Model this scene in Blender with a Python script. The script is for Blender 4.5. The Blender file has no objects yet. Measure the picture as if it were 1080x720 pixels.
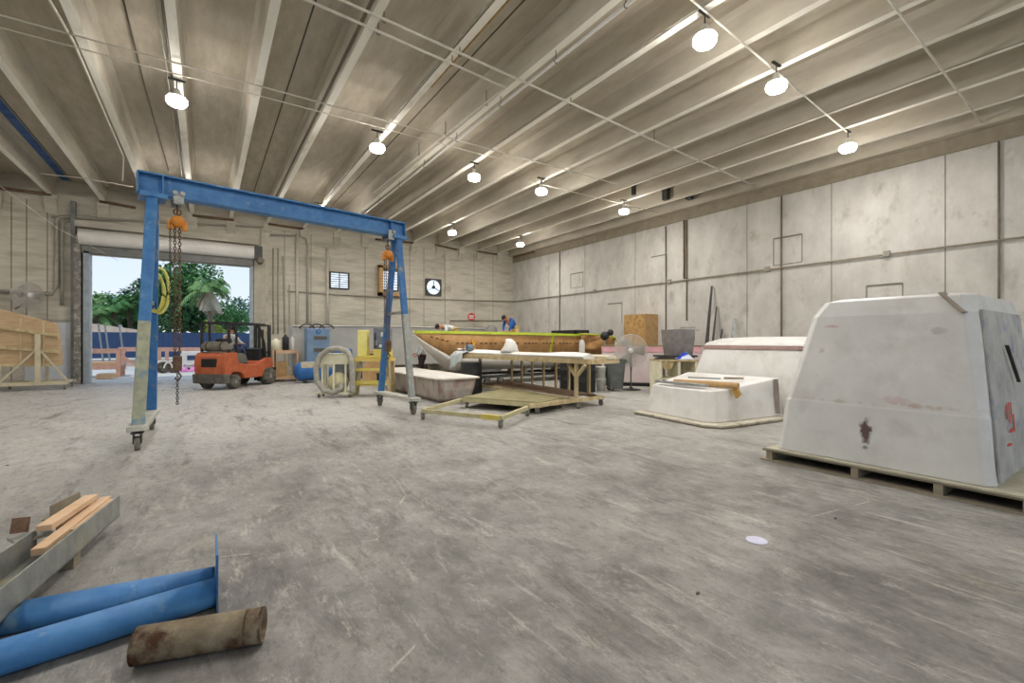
import bpy, bmesh, math, random
from mathutils import Vector, Matrix, Euler
random.seed(7)
SC = bpy.context.scene
COL = SC.collection
PI = math.pi

# ------------------------------------------------------------------ camera, world, sun, exposure
TH = math.atan(323/480)
cth, sth = math.cos(TH), math.sin(TH)
EYE = 1.55
cam_d = bpy.data.cameras.new('camera')
cam_d.sensor_width = 36; cam_d.lens = 16.0; cam_d.clip_start = 0.05; cam_d.clip_end = 400
cam_d.shift_y = -1/1080
cam = bpy.data.objects.new('camera', cam_d); COL.objects.link(cam)
cam.location = (0, 0, EYE); cam.rotation_euler = (PI/2, 0, -TH)
SC.camera = cam
SC.view_settings.view_transform = 'Standard'
SC.view_settings.look = 'None'
SC.view_settings.gamma = 1
SC.view_settings.use_curve_mapping = False
SC.view_settings.exposure = 0.0
LAMP_W = 75          # each high bay lamp
SKY = 1.15
w = bpy.data.worlds.new('sky'); SC.world = w; w.use_nodes = True
nt = w.node_tree; nt.nodes.clear()
wo = nt.nodes.new('ShaderNodeOutputWorld'); bg = nt.nodes.new('ShaderNodeBackground')
tc = nt.nodes.new('ShaderNodeTexCoord'); sp = nt.nodes.new('ShaderNodeSeparateXYZ'); cr = nt.nodes.new('ShaderNodeValToRGB')
cr.color_ramp.elements[0].position = 0.0; cr.color_ramp.elements[0].color = (.78, .86, .93, 1)
cr.color_ramp.elements[1].position = 0.6; cr.color_ramp.elements[1].color = (.36, .58, .92, 1)
nt.links.new(tc.outputs['Generated'], sp.inputs[0]); nt.links.new(sp.outputs['Z'], cr.inputs[0])
nt.links.new(cr.outputs[0], bg.inputs[0]); bg.inputs[1].default_value = SKY
nt.links.new(bg.outputs[0], wo.inputs[0])
sd = bpy.data.lights.new('sun', 'SUN'); sd.energy = 2.2; sd.angle = math.radians(2); sd.color = (1, .95, .86)
sun = bpy.data.objects.new('sun', sd); COL.objects.link(sun)
sun.rotation_euler = Vector((.45, .35, -1)).to_track_quat('-Z', 'Y').to_euler()

# ------------------------------------------------------------------ measuring helpers (photo pixel -> a point on a known plane of the place)
def F(u, v, z=0.0):
    cz = 480*(EYE-z)/(v-359); cx = (u-540)/480*cz
    return Vector((cx*cth+cz*sth, -cx*sth+cz*cth, z))
def WY(u, Y):
    a = (u-540)/480; cz = Y/(cth-a*sth); return cz*(a*cth+sth)
def WYZ(u, v, Y):
    a = (u-540)/480; cz = Y/(cth-a*sth); return Vector((cz*(a*cth+sth), Y, EYE+(359-v)/480*cz))
def WXY(u, X):
    a = (u-540)/480; cz = X/(a*cth+sth); return cz*(cth-a*sth)

# ------------------------------------------------------------------ materials
def lin(c):
    return c/12.92 if c <= .04045 else ((c+.055)/1.055)**2.4
def rgb(h):
    h = h.lstrip('#'); return tuple(lin(int(h[i:i+2], 16)/255) for i in (0, 2, 4)) + (1,)
MATS = {}
def mat(name, c1, c2=None, scale=4, rough=.7, metal=0, bump=0, stretch=(1, 1, 1), detail=6, lo=.35, hi=.65, emit=None, c3=None, s3=1.2, lo3=.5, hi3=.7, alpha=None, spec=.4):
    if name in MATS: return MATS[name]
    m = bpy.data.materials.new(name); m.use_nodes = True; MATS[name] = m
    n = m.node_tree; b = n.nodes['Principled BSDF']
    b.inputs['Roughness'].default_value = rough; b.inputs['Metallic'].default_value = metal
    b.inputs['Specular IOR Level'].default_value = spec
    tc = n.nodes.new('ShaderNodeTexCoord'); mp = n.nodes.new('ShaderNodeMapping'); mp.inputs['Scale'].default_value = stretch
    n.links.new(tc.outputs['Object'], mp.inputs[0])
    nz = n.nodes.new('ShaderNodeTexNoise'); nz.inputs['Scale'].default_value = scale; nz.inputs['Detail'].default_value = detail; nz.inputs['Roughness'].default_value = .65
    n.links.new(mp.outputs[0], nz.inputs[0])
    r = n.nodes.new('ShaderNodeValToRGB'); r.color_ramp.elements[0].position = lo; r.color_ramp.elements[1].position = hi
    r.color_ramp.elements[0].color = rgb(c1); r.color_ramp.elements[1].color = rgb(c2 or c1)
    n.links.new(nz.outputs[0], r.inputs[0]); out = r.outputs[0]
    if c3:
        n3 = n.nodes.new('ShaderNodeTexNoise'); n3.inputs['Scale'].default_value = s3; n3.inputs['Detail'].default_value = 8; n3.inputs['Roughness'].default_value = .6
        n.links.new(mp.outputs[0], n3.inputs[0])
        r3 = n.nodes.new('ShaderNodeMapRange'); r3.inputs[1].default_value = lo3; r3.inputs[2].default_value = hi3
        n.links.new(n3.outputs[0], r3.inputs[0])
        mx = n.nodes.new('ShaderNodeMix'); mx.data_type = 'RGBA'
        n.links.new(r3.outputs[0], mx.inputs[0]); n.links.new(out, mx.inputs[6]); mx.inputs[7].default_value = rgb(c3); out = mx.outputs[2]
    n.links.new(out, b.inputs['Base Color'])
    if bump:
        bp = n.nodes.new('ShaderNodeBump'); bp.inputs['Strength'].default_value = bump; bp.inputs['Distance'].default_value = .02
        n.links.new(nz.outputs[0], bp.inputs['Height']); n.links.new(bp.outputs[0], b.inputs['Normal'])
    if emit:
        b.inputs['Emission Color'].default_value = rgb(emit[0]); b.inputs['Emission Strength'].default_value = emit[1]
    if alpha is not None: b.inputs['Alpha'].default_value = alpha
    return m

CONC = mat('wall_concrete', '#aeaaa2', '#c7c4bc', 1.3, .9, stretch=(1, 1.2, .7), bump=.3, lo=.32, hi=.66, c3='#989283', s3=2.4, lo3=.56, hi3=.8, detail=10)
BLOCK = mat('block_wall', '#b1ab9b', '#c8c2b2', 2.2, .9, stretch=(.6, 1, 3), bump=.25, lo=.3, hi=.7, c3='#8d8574', s3=.8, lo3=.5, hi3=.8)
CEIL = mat('ceiling_concrete', '#a89e8b', '#c3bbaa', 2.5, .95, stretch=(2, .5, 1), bump=.2, lo=.3, hi=.7, c3='#9e9482', s3=.5, lo3=.45, hi3=.75)
BEAM = mat('beam_concrete', '#b7af9e', '#cdc6b6', 3, .9, stretch=(1, .3, 1), bump=.1, lo=.3, hi=.7, c3='#9c917e', s3=.8, lo3=.5, hi3=.8)
SOFF_BOUNCE = mat('soffit_floor_bounce', '#e2decf', '#f0ece0', 3, .8, stretch=(1, .3, 1), lo=.3, hi=.7, c3='#bdb29c', s3=1.2, lo3=.58, hi3=.7)  # paler beam undersides: light bounced off the floor is put into the colour
SEAM = mat('panel_seam', '#6a6456', '#7d7767', 6, .9)
JOINT = mat('joint_dark', '#3c3830', '#55503f', 5)
PIPEM = mat('painted_conduit', '#b2ad9f', '#c2bdb0', 8, .5)
PIPEG = mat('grey_conduit', '#8e897c', '#a39e90', 6, .5)
DARKP = mat('dark_conduit', '#5d5648', '#75695a', 6, .6)
RUSTY = mat('rusty_steel', '#5c4636', '#80664f', 9, .7, .3, .3)
STEEL = mat('steel', '#8a8d8c', '#a3a6a4', 7, .45, .6)
GALV = mat('galvanised_steel', '#868985', '#a2a39c', 7, .5, .5, c3='#b5a878', s3=3, lo3=.55, hi3=.7)
DSTEEL = mat('dark_steel', '#3a3b3a', '#4d4d49', 8, .5, .5)
BLACK = mat('black_plastic', '#1c1d1d', '#2a2b2a', 6, .5)
RUBBER = mat('rubber', '#3a3833', '#6b675b', 7, .85, lo=.4, hi=.6)
CASTW = mat('caster_tread', '#5c584e', '#8a8576', 7, .8)
WHITE = mat('white_paint', '#d2d0c8', '#dedcd4', 3, .5)
BLUE = mat('blue_paint', '#346ba2', '#4a81b3', 5, .5, 0, .08, c3='#7d99a9', s3=7, lo3=.58, hi3=.72)
DBLUE = mat('worn_blue_paint', '#2a5f97', '#3a72a6', 6, .5, c3='#8a8d78', s3=5, lo3=.55, hi3=.7)
GREENGREY = mat('worn_leg_paint', '#8b8f7a', '#aaa98e', 8, .6, c3='#5f86a0', s3=3, lo3=.52, hi3=.62)
WOOD = mat('pine_wood', '#a8966f', '#c5b48c', 7, .7, stretch=(1, 1, .3), c3='#927546', s3=5, lo3=.55, hi3=.75)
PINKWOOD = mat('fresh_lumber', '#c09c78', '#d8b997', 6, .7, stretch=(.4, .4, 1))
OLDWOOD = mat('old_pallet_wood', '#7d7462', '#9b917d', 8, .8, stretch=(1, .3, 1))
PLY = mat('plywood', '#7d774f', '#948c64', 4, .7, c3='#6b6243', s3=2, lo3=.5, hi3=.7)
OSB = mat('osb_board', '#a17e4c', '#b8945f', 7, .8, c3='#8d6a3c', s3=6, lo3=.5, hi3=.65)
GEL = mat('white_gelcoat', '#d6d4cf', '#e1dfda', 1.8, .45, c3='#bdb9ae', s3=3, lo3=.5, hi3=.85)
HULLW = mat('hull_gelcoat', '#bdb8ae', '#cfcbc2', 2, .5, c3='#9e9482', s3=4, lo3=.55, hi3=.75)
BROWNP = mat('brown_masking_paper', '#a07647', '#bd9462', 2.5, .7, bump=.3, stretch=(1.4, 1, .8))
LIMET = mat('lime_tape', '#a3b52f', '#c2cf45', 8, .5)
YELP = mat('yellow_paint', '#c2b047', '#d0c270', 6, .6)
CREAM = mat('cream_paint', '#cfc9ac', '#dedabf', 6, .6)
HOSE = mat('grey_hose', '#8f8c82', '#a9a598', 10, .7)
ORANGE = mat('orange_paint', '#a85331', '#bb6643', 5, .45, c3='#a9683f', s3=4, lo3=.58, hi3=.75)
SKIN = mat('skin', '#a87458', '#b58163', 5, .6)
HAIR = mat('hair', '#1b1512', '#2a211c', 12, .7)
CLOTHW = mat('white_cloth', '#c9cbcb', '#dcdddd', 5, .9, bump=.3)
CLOTHG = mat('light_grey_cloth', '#b7babc', '#c9cccd', 5, .9, bump=.3)
CLOTHB = mat('blue_cloth', '#1f4f96', '#2a61ad', 5, .9, bump=.3)
JEANS = mat('jeans', '#2c3c5c', '#3b4d70', 6, .9)
KHAKI = mat('khaki_cloth', '#b79b5f', '#c9ad70', 6, .9)
DARKC = mat('dark_cloth', '#2b2426', '#3c3032', 6, .9)
FANM = mat('fan_grille', '#b3aea6', '#c9c4bb', 6, .5)
REDTUB = mat('worn_fibreglass_tub', '#a39a90', '#b8afa4', 3, .55, stretch=(1, 1, .5), c3='#7c4038', s3=2.2, lo3=.46, hi3=.66)
PINKW = mat('pinkish_gelcoat', '#cbb8b6', '#d6cbc7', 2, .5)
PINK = mat('pink_foam', '#d59aa0', '#dfb0b2', 3, .6)
CARD = mat('cardboard', '#a9875a', '#bd9b6c', 5, .8)
ALU = mat('aluminium', '#a3a7a8', '#bcbfbf', 7, .35, .7)
GREYB = mat('grey_plastic', '#565a58', '#676b68', 5, .6)
LAMPE = mat('lamp_lens', '#ffffff', emit=('#fff9f3', 115))
DAYGL = mat('daylit_vent_glass', '#b9cbe0', '#d5e2ee', 5, .4, emit=('#dbe7f5', .8))

# ------------------------------------------------------------------ mesh helpers
def V(*a): return Vector(a)
def box(bm, lo, hi, M=None, bev=0):
    lo = Vector(lo); hi = Vector(hi); c = (lo+hi)/2; s = hi-lo
    r = bmesh.ops.create_cube(bm, size=1)
    vs = r['verts']
    for v in vs: v.co = Vector((v.co.x*s.x, v.co.y*s.y, v.co.z*s.z)) + c
    if bev:
        es = list({e for v in vs for e in v.link_edges})
        q = bmesh.ops.bevel(bm, geom=es, offset=bev, segments=2, affect='EDGES', profile=.6)
        vs = list({v for f in q['faces'] for v in f.verts} | {v for v in vs if v.is_valid})
    if M is not None:
        for v in vs: v.co = M @ v.co
    return vs
def frame_of(d):
    d = d.normalized()
    up = V(0, 0, 1) if abs(d.z) < .95 else V(0, 1, 0)
    x = d.cross(up).normalized(); y = x.cross(d).normalized()
    return x, y
def bar(bm, a, b, w=.05, h=None):
    a = Vector(a); b = Vector(b); h = h or w
    x, y = frame_of(b-a)
    vs = []
    for p in (a, b):
        for sx, sy in ((-1, -1), (1, -1), (1, 1), (-1, 1)): vs.append(bm.verts.new(p+x*sx*w/2+y*sy*h/2))
    for i in range(4):
        j = (i+1) % 4; bm.faces.new((vs[i], vs[j], vs[4+j], vs[4+i]))
    bm.faces.new(vs[3::-1]); bm.faces.new(vs[4:])
    return vs
def tube(bm, pts, r, n=8, closed=False, cap=True):
    pts = [Vector(p) for p in pts]; N = len(pts)
    rs = r if isinstance(r, (list, tuple)) else [r]*N
    rings = []; px = None
    for i, p in enumerate(pts):
        if closed: d = pts[(i+1) % N]-pts[i-1]
        else: d = pts[min(i+1, N-1)]-pts[max(i-1, 0)]
        d.normalize()
        if px is None: x, y = frame_of(d)
        else:
            x = (px-d*px.dot(d)).normalized(); y = x.cross(d)
        px = x
        rings.append([bm.verts.new(p+(x*math.cos(2*PI*k/n)+y*math.sin(2*PI*k/n))*rs[i]) for k in range(n)])
    for i in range(N if closed else N-1):
        A, B = rings[i], rings[(i+1) % N]
        for k in range(n): bm.faces.new((A[k], A[(k+1) % n], B[(k+1) % n], B[k]))
    if cap and not closed:
        bm.faces.new(rings[0][::-1]); bm.faces.new(rings[-1])
def lathe(bm, prof, c=(0, 0, 0), n=24, axis='Z', cap=True):
    """prof: list of (r, h) along the axis"""
    c = Vector(c); rings = []
    for r, h in prof:
        ring = []
        for k in range(n):
            a = 2*PI*k/n; q = (r*math.cos(a), r*math.sin(a), h)
            if axis == 'X': q = (q[2], q[0], q[1])
            if axis == 'Y': q = (q[0], q[2], q[1])
            ring.append(bm.verts.new(c+Vector(q)))
        rings.append(ring)
    for A, B in zip(rings, rings[1:]):
        for k in range(n): bm.faces.new((A[k], A[(k+1) % n], B[(k+1) % n], B[k]))
    if cap: bm.faces.new(rings[0][::-1]); bm.faces.new(rings[-1])
def prism(bm, poly, a, b, axis='Y'):
    """poly of 2D points extruded from a to b along the axis"""
    def P(p, t):
        return Vector({'Y': (p[0], t, p[1]), 'X': (t, p[0], p[1]), 'Z': (p[0], p[1], t)}[axis])
    A = [bm.verts.new(P(p, a)) for p in poly]; B = [bm.verts.new(P(p, b)) for p in poly]; n = len(poly)
    for k in range(n): bm.faces.new((A[k], A[(k+1) % n], B[(k+1) % n], B[k]))
    bm.faces.new(A[::-1]); bm.faces.new(B)
def loft(bm, rings, cap=True, closed=True):
    R = [[bm.verts.new(Vector(p)) for p in r] for r in rings]; n = len(R[0])
    for A, B in zip(R, R[1:]):
        for k in range(n if closed else n-1): bm.faces.new((A[k], A[(k+1) % n], B[(k+1) % n], B[k]))
    if cap: bm.faces.new(R[0][::-1]); bm.faces.new(R[-1])
    return R
def rrect(x0, x1, y0, y1, z, c):
    return [(x0+c, y0, z), (x1-c, y0, z), (x1, y0+c, z), (x1, y1-c, z), (x1-c, y1, z), (x0+c, y1, z), (x0, y1-c, z), (x0, y0+c, z)]
def sheet(bm, n, m, f):
    g = [[bm.verts.new(f(i/n, j/m)) for j in range(m+1)] for i in range(n+1)]
    for i in range(n):
        for j in range(m): bm.faces.new((g[i][j], g[i+1][j], g[i+1][j+1], g[i][j+1]))
def NB(): return bmesh.new()

def ob(name, bm, m, parent=None, smooth=False, solid=0, bev=0, sub=0):
    """link the bmesh as one mesh object; a top-level one gets its origin at its base centre"""
    bmesh.ops.recalc_face_normals(bm, faces=bm.faces)
    me = bpy.data.meshes.new(name); off = None
    if parent is None and len(bm.verts):
        xs = [v.co.x for v in bm.verts]; ys = [v.co.y for v in bm.verts]; zs = [v.co.z for v in bm.verts]
        off = Vector(((min(xs)+max(xs))/2, (min(ys)+max(ys))/2, min(zs)))
        for v in bm.verts: v.co -= off
    bm.to_mesh(me); bm.free()
    o = bpy.data.objects.new(name, me); COL.objects.link(o)
    if off: o.location = off
    for mm in (m if isinstance(m, (list, tuple)) else [m]): me.materials.append(mm)
    if smooth: me.shade_smooth()
    if parent: o.parent = parent
    if solid:
        s = o.modifiers.new('solid', 'SOLIDIFY'); s.thickness = solid; s.offset = 0
    if bev:
        s = o.modifiers.new('bevel', 'BEVEL'); s.width = bev; s.segments = 2; s.limit_method = 'ANGLE'
    if sub:
        s = o.modifiers.new('sub', 'SUBSURF'); s.levels = sub; s.render_levels = sub
    return o
def tag(o, label, cat, group=None, kind=None):
    o['label'] = label; o['category'] = cat
    if group: o['group'] = group
    if kind: o['kind'] = kind
    return o
def thing(name, label, cat, loc=(0, 0, 0), rz=0, group=None):
    o = bpy.data.objects.new(name, None); COL.objects.link(o); o.empty_display_size = .2
    o.location = loc; o.rotation_euler = (0, 0, rz)
    return tag(o, label, cat, group)
def dup(root, loc, rz=None, label=None):
    r = root.copy(); COL.objects.link(r); r.location = loc
    if rz is not None: r.rotation_euler = (0, 0, rz)
    if label: r['label'] = label
    for ch in list(root.children):
        c = ch.copy(); COL.objects.link(c); c.parent = r
        for g in list(ch.children):
            d = g.copy(); COL.objects.link(d); d.parent = c
    return r
def struct(o): o['kind'] = 'structure'; return o

# ------------------------------------------------------------------ floor
YB, XR = 22.3, 15.1           # back wall plane, right wall plane
XL, YF = -13.0, -9.0
ZT = 7.22                     # slab underside
ZBM = 6.64                    # beam underside

def floor_mat():
    m = bpy.data.materials.new('floor_concrete'); m.use_nodes = True
    n = m.node_tree; b = n.nodes['Principled BSDF']
    L = n.links.new
    tc = n.nodes.new('ShaderNodeTexCoord')
    def noise(scale, det=8, st=(1, 1, 1), rot=0, rough=.65, dist=0):
        mp = n.nodes.new('ShaderNodeMapping'); mp.inputs['Scale'].default_value = st; mp.inputs['Rotation'].default_value = (0, 0, rot)
        L(tc.outputs['Object'], mp.inputs[0])
        z = n.nodes.new('ShaderNodeTexNoise'); z.inputs['Scale'].default_value = scale; z.inputs['Detail'].default_value = det
        z.inputs['Roughness'].default_value = rough; z.inputs['Distortion'].default_value = dist
        L(mp.outputs[0], z.inputs[0]); return z.outputs[0]
    def rng(s, a, b_, c=0, d=1):
        r = n.nodes.new('ShaderNodeMapRange'); r.inputs[1].default_value = a; r.inputs[2].default_value = b_; r.inputs[3].default_value = c; r.inputs[4].default_value = d
        L(s, r.inputs[0]); return r.outputs[0]
    def mix(f, a, c):
        x = n.nodes.new('ShaderNodeMix'); x.data_type = 'RGBA'
        L(f, x.inputs[0])
        if isinstance(a, str): x.inputs[6].default_value = rgb(a)
        else: L(a, x.inputs[6])
        if isinstance(c, str): x.inputs[7].default_value = rgb(c)
        else: L(c, x.inputs[7])
        return x.outputs[2]
    def mul(a, c):
        x = n.nodes.new('ShaderNodeMath'); x.operation = 'MULTIPLY'; L(a, x.inputs[0])
        if isinstance(c, float): x.inputs[1].default_value = c
        else: L(c, x.inputs[1])
        return x.outputs[0]
    base = mix(rng(noise(1.3, 10, rough=.7, dist=.4), .32, .68), '#5f5c57', '#9f9b94')
    # floor colour grows paler away from one point, broken up by noise
    geo = n.nodes.new('ShaderNodeVectorMath'); geo.operation = 'DISTANCE'; L(tc.outputs['Object'], geo.inputs[0]); geo.inputs[1].default_value = (2.6-1.2, 2.6-6.8, 0)
    ad = n.nodes.new('ShaderNodeMath'); ad.operation = 'MULTIPLY_ADD'; L(noise(.5, 8, rough=.7), ad.inputs[0]); ad.inputs[1].default_value = 6.0; L(geo.outputs['Value'], ad.inputs[2])
    base = mix(mul(rng(ad.outputs[0], 5.5, 10.5), .68), base, '#c2c0ba')
    base = mix(mul(rng(noise(2.6, 10, (1, .22, 1), .95, .8, .35), .53, .66), .8), base, '#56534e')
    base = mix(mul(rng(noise(5.5, 9, (1, .16, 1), .75, .8, .3), .55, .68), .75), base, '#c0bbad')
    base = mix(mul(rng(noise(30, 6, rough=.8), .5, .75), .55), base, '#65625b')
    base = mix(mul(rng(noise(1.1, 7, (1, 1, 1), 2.0, .7, .8), .6, .75), .5), base, '#a79a80')
    # thin pale scratches
    vo = n.nodes.new('ShaderNodeTexVoronoi'); vo.feature = 'DISTANCE_TO_EDGE'; vo.inputs['Scale'].default_value = .42
    mp = n.nodes.new('ShaderNodeMapping'); mp.inputs['Rotation'].default_value = (0, 0, .5); L(tc.outputs['Object'], mp.inputs[0]); L(mp.outputs[0], vo.inputs[0])
    base = mix(mul(mul(rng(vo.outputs[0], .001, .004, 1, 0), rng(noise(2.2), .56, .6)), .5), base, '#c9c3b2')
    base = mix(mul(rng(noise(11, 12, (1, .45, 1), 1.2, .9, .2), .5, .6), .6), base, '#55534e')
    base = mix(mul(rng(noise(7, 12, (1, .5, 1), .4, .9, .2), .54, .62), .5), base, '#bdb8ab')
    L(base, b.inputs['Base Color'])
    L(rng(noise(2.0, 6), .3, .7, .42, .8), b.inputs['Roughness'])
    b.inputs['Specular IOR Level'].default_value = .35
    bp = n.nodes.new('ShaderNodeBump'); bp.inputs['Strength'].default_value = .15; bp.inputs['Distance'].default_value = .01
    L(noise(14, 8, rough=.8), bp.inputs['Height']); L(bp.outputs[0], b.inputs['Normal'])
    return m
bm = NB(); box(bm, (XL, YF, -.2), (XR+.3, YB+.25, 0)); struct(ob('floor', bm, floor_mat()))
bm = NB(); box(bm, (-60, YB+.25, -.25), (60, 90, -.03)); struct(ob('ground_yard', bm, mat('yard_ground', '#b7b3aa', '#c9c5bd', 1.2, .9)))
bm = NB(); box(bm, (-60, -60, -.25), (60, YF, -.03)); struct(ob('ground_rear', bm, MATS['yard_ground']))

# ------------------------------------------------------------------ ceiling with its concrete tee beams
bm = NB(); box(bm, (XL, YF, ZT), (XR+.3, YB+.3, ZT+.25))
ceiling = struct(ob('ceiling', bm, CEIL)); off = -ceiling.location
BX = [-11.3, -9.95, -8.6, -7.2, -5.85, -4.5, -3.12, -1.75, -.45, .87, 2.22, 3.67, 5.1, 6.38, 7.68, 8.88, 10.28, 11.6, 12.74, 14.1]
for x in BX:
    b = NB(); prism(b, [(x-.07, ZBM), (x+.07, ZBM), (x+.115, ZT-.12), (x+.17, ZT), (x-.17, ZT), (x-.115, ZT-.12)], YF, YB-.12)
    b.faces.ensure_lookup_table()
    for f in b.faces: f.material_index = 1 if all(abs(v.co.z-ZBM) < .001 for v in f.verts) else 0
    o = ob('ceiling_beam', b, [BEAM, SOFF_BOUNCE], ceiling); o.location = off
for x in (-8.1, -3.95, 1.52, 4.4, 7.05, 9.65, 12.25):          # joints between the slabs
    b = NB(); box(b, (x-.012, YF, ZT-.01), (x+.012, YB-.1, ZT+.01)); o = ob('slab_joint', b, JOINT, ceiling); o.location = off
b = NB(); box(b, (-4.22, YF, ZT-.006), (-3.99, YB-.1, ZT+.01)); o = ob('sky_tint_strip', b, mat('sky_tint_blue', '#2c4f88', '#4a6a9c', 3, .7), ceiling); o.location = off  # bluish sky light on the slab, put in as a coloured strip
b = NB(); box(b, (3.755, 1.5, ZBM-.004), (3.775, 8.5, ZBM+.01)); o = ob('rust_streak', b, mat('rust_stain', '#a88a45', '#8d6b35', 6, .9), ceiling); o.location = off
b = NB(); box(b, (XR-.35, YF, 6.47), (XR, YB, ZT)); o = ob('edge_ledge', b, CEIL, ceiling); o.location = off

# ------------------------------------------------------------------ walls
DX0, DX1, DZ = -3.47, 1.56, 4.68
bm = NB()
box(bm, (XL, YB, 0), (DX0, YB+.25, ZT)); box(bm, (DX1, YB, 0), (XR, YB+.25, ZT)); box(bm, (DX0, YB, DZ), (DX1, YB+.25, ZT))
wb = struct(ob('wall_back', bm, BLOCK)); wo_ = -wb.location
def wpart(name, b, m, par=wb, off=None):
    o = ob(name, b, m, par); o.location = wo_ if off is None else off; return o
for u0, u1, z0, z1, d in ((275, 283, 0, 6.5, .1), (469, 475, 0, 6.3, .06)):      # pilasters
    b = NB(); box(b, (WY(u0, YB), YB-d, z0), (WY(u1, YB), YB, z1)); wpart('pilaster', b, BLOCK)
for u in (300, 328, 385, 432, 447, 500, 520, 12, 28, 50):
    x = WY(u, YB); b = NB(); box(b, (x-.012, YB-.004, 0), (x+.012, YB+.01, 6.4)); wpart('panel_joint', b, SEAM)
for x in BX[1:]:                                                     # corbels that carry the beams
    b = NB(); prism(b, [(YB, 6.02), (YB-.16, 6.3), (YB-.16, ZBM), (YB, ZBM)], x-.16, x+.16, 'X'); wpart('corbel', b, BLOCK)
b = NB(); box(b, (DX0-.4, YB-.22, 5.62), (DX1+.3, YB, 5.85)); wpart('lintel', b, BLOCK)
b = NB(); box(b, (XL, YB-.05, 2.2), (DX0-.35, YB, 2.3)); wpart('wall_ledge', b, PIPEG)
b = NB(); box(b, (WY(26, YB), YB-.03, 0), (WY(75, YB), YB, 2.2)); wpart('patched_panel', b, mat('fresh_panel', '#b9bcc0', '#cbcdd0', 2, .8, c3='#9fb1cc', s3=1, lo3=.55, hi3=.7))
bm = NB(); box(bm, (XR, YF, 0), (XR+.25, YB+.25, ZT))
wr = struct(ob('wall_right', bm, CONC)); ro = -wr.location
for u in (579, 617, 670, 788, 877, 997, 825, 1085, 1140):
    y = WXY(u, XR); b = NB(); box(b, (XR-.004, y-.01, 0), (XR+.01, y+.01, 6.12)); wpart('panel_joint', b, SEAM, wr, ro)
b = NB(); box(b, (XR-.05, YF, 6.12), (XR, YB, 6.47)); wpart('top_band', b, mat('stained_band', '#857b69', '#968c79', 3, .9), wr, ro)
def outline(y0, y1, z0, z1, m=SEAM, sides='tlrb'):
    b = NB(); t = .02
    if 't' in sides: box(b, (XR-.02, y0, z1-t), (XR, y1, z1+t))
    if 'b' in sides: box(b, (XR-.012, y0, z0-t/2), (XR, y1, z0+t/2))
    if 'l' in sides: box(b, (XR-.012, y0-t/2, z0), (XR, y0+t/2, z1))
    if 'r' in sides: box(b, (XR-.012, y1-t/2, z0), (XR, y1+t/2, z1))
    wpart('filled_opening_edge', b, m, wr, ro)
outline(WXY(846, XR), WXY(816, XR), 3.95, 4.8); outline(WXY(952, XR), WXY(914, XR), 2.4, 3.05)
outline(WXY(615, XR), WXY(602, XR), 4.15, 4.85); outline(WXY(656, XR), WXY(641, XR), 2.3, 3.2, sides='tl'); outline(WXY(703, XR), WXY(687, XR), 4.1, 4.95, sides='tl')
bm = NB(); box(bm, (XL-.25, YF, 0), (XL, YB+.25, ZT)); struct(ob('wall_left', bm, BLOCK))

# door opening: steel jambs, rolled curtain above
b = NB(); box(b, (DX0-.16, YB-.3, 0), (DX0, YB+.1, 4.75)); dr = struct(ob('door_1', b, mat('jamb_steel', '#858d92', '#9da5a9', 4, .5, .2)))
do = -dr.location
b = NB(); box(b, (DX0-.40, YB-.32, 0), (DX0-.22, YB-.02, 5.3)); wpart('guide_column', b, mat('grimy_steel', '#625f55', '#85817a', 5, .7, c3='#a19d94', s3=6, lo3=.5, hi3=.6), dr, do)
b = NB(); box(b, (DX1, YB-.24, 0), (DX1+.12, YB+.1, 4.75)); wpart('jamb', b, MATS['jamb_steel'], dr, do)
b = NB(); box(b, (DX1+.13, YB-.3, 0), (DX1+.55, YB, 5.0)); wpart('guide_column', b, mat('tan_steel', '#96907f', '#aaa491', 4, .7), dr, do)
b = NB(); box(b, (DX0-.2, YB-.3, 4.68), (DX1+.1, YB-.22, 5.0)); wpart('bottom_bar', b, mat('grey_bar', '#63645f', '#7a7b74', 3, .6), dr, do)
b = NB(); lathe(b, [(.27, DX0-.25), (.27, DX1+.12)], (0, YB-.36, 5.23), 20, 'X'); wpart('door_roll', b, mat('roll_white', '#cfcac2', '#dad6cf', 2, .6), dr, do)
b = NB(); box(b, (DX1+.14, YB-.55, 4.95), (DX1+.42, YB-.3, 5.5)); wpart('roll_bracket', b, DSTEEL, dr, do)
b = NB(); lathe(b, [(.12, 0), (.14, .1), (.14, .3), (.1, .36)], (DX1+.34, YB-.75, 4.9), 14, 'Y'); wpart('door_motor', b, DARKP, dr, do)

# ------------------------------------------------------------------ conduits on the walls
def conduit(pts, r, m, label, name='conduit', group=None, cat='pipe', n=8):
    b = NB(); tube(b, pts, r, n); o = ob(name, b, m, smooth=True); return tag(o, label, cat, group)
zl = 3.84
rc = thing('conduit_run', 'long horizontal conduit with small junction boxes across the right wall', 'pipe', (XR-.06, 10, zl))
b = NB(); tube(b, [(0, YB-10.03, 0), (0, -12, 0)], .024); ob('pipe', b, mat('tan_conduit', '#857b68', '#978d79', 5, .6), rc, True)
for u in (810, 936, 707, 628):
    y = WXY(u, XR)-10; b = NB(); box(b, (-.05, y-.07, -.06), (.04, y+.07, .1), bev=.01); ob('junction_box', b, PIPEG, rc)
for u, zt, zb, lab in ((591, 6.1, 0, 'dark drop conduit on the right wall nearest the far corner'),
                       (703, 6.05, 0, 'dark drop conduit on the right wall behind the osb cabinet'),
                       (725, 6.1, 2.3, 'short dark drop pipe ending halfway down the right wall'),
                       (825, 6.1, 0, 'stained drop conduit on the right wall left of the big white mold'),
                       (1054, 6.1, 0, 'dark drop conduit on the right wall above the big white mold')):
    y = WXY(u, XR); conduit([(XR-.05, y, zt), (XR-.05, y, zb)], .022, DARKP, lab, group=None)
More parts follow.
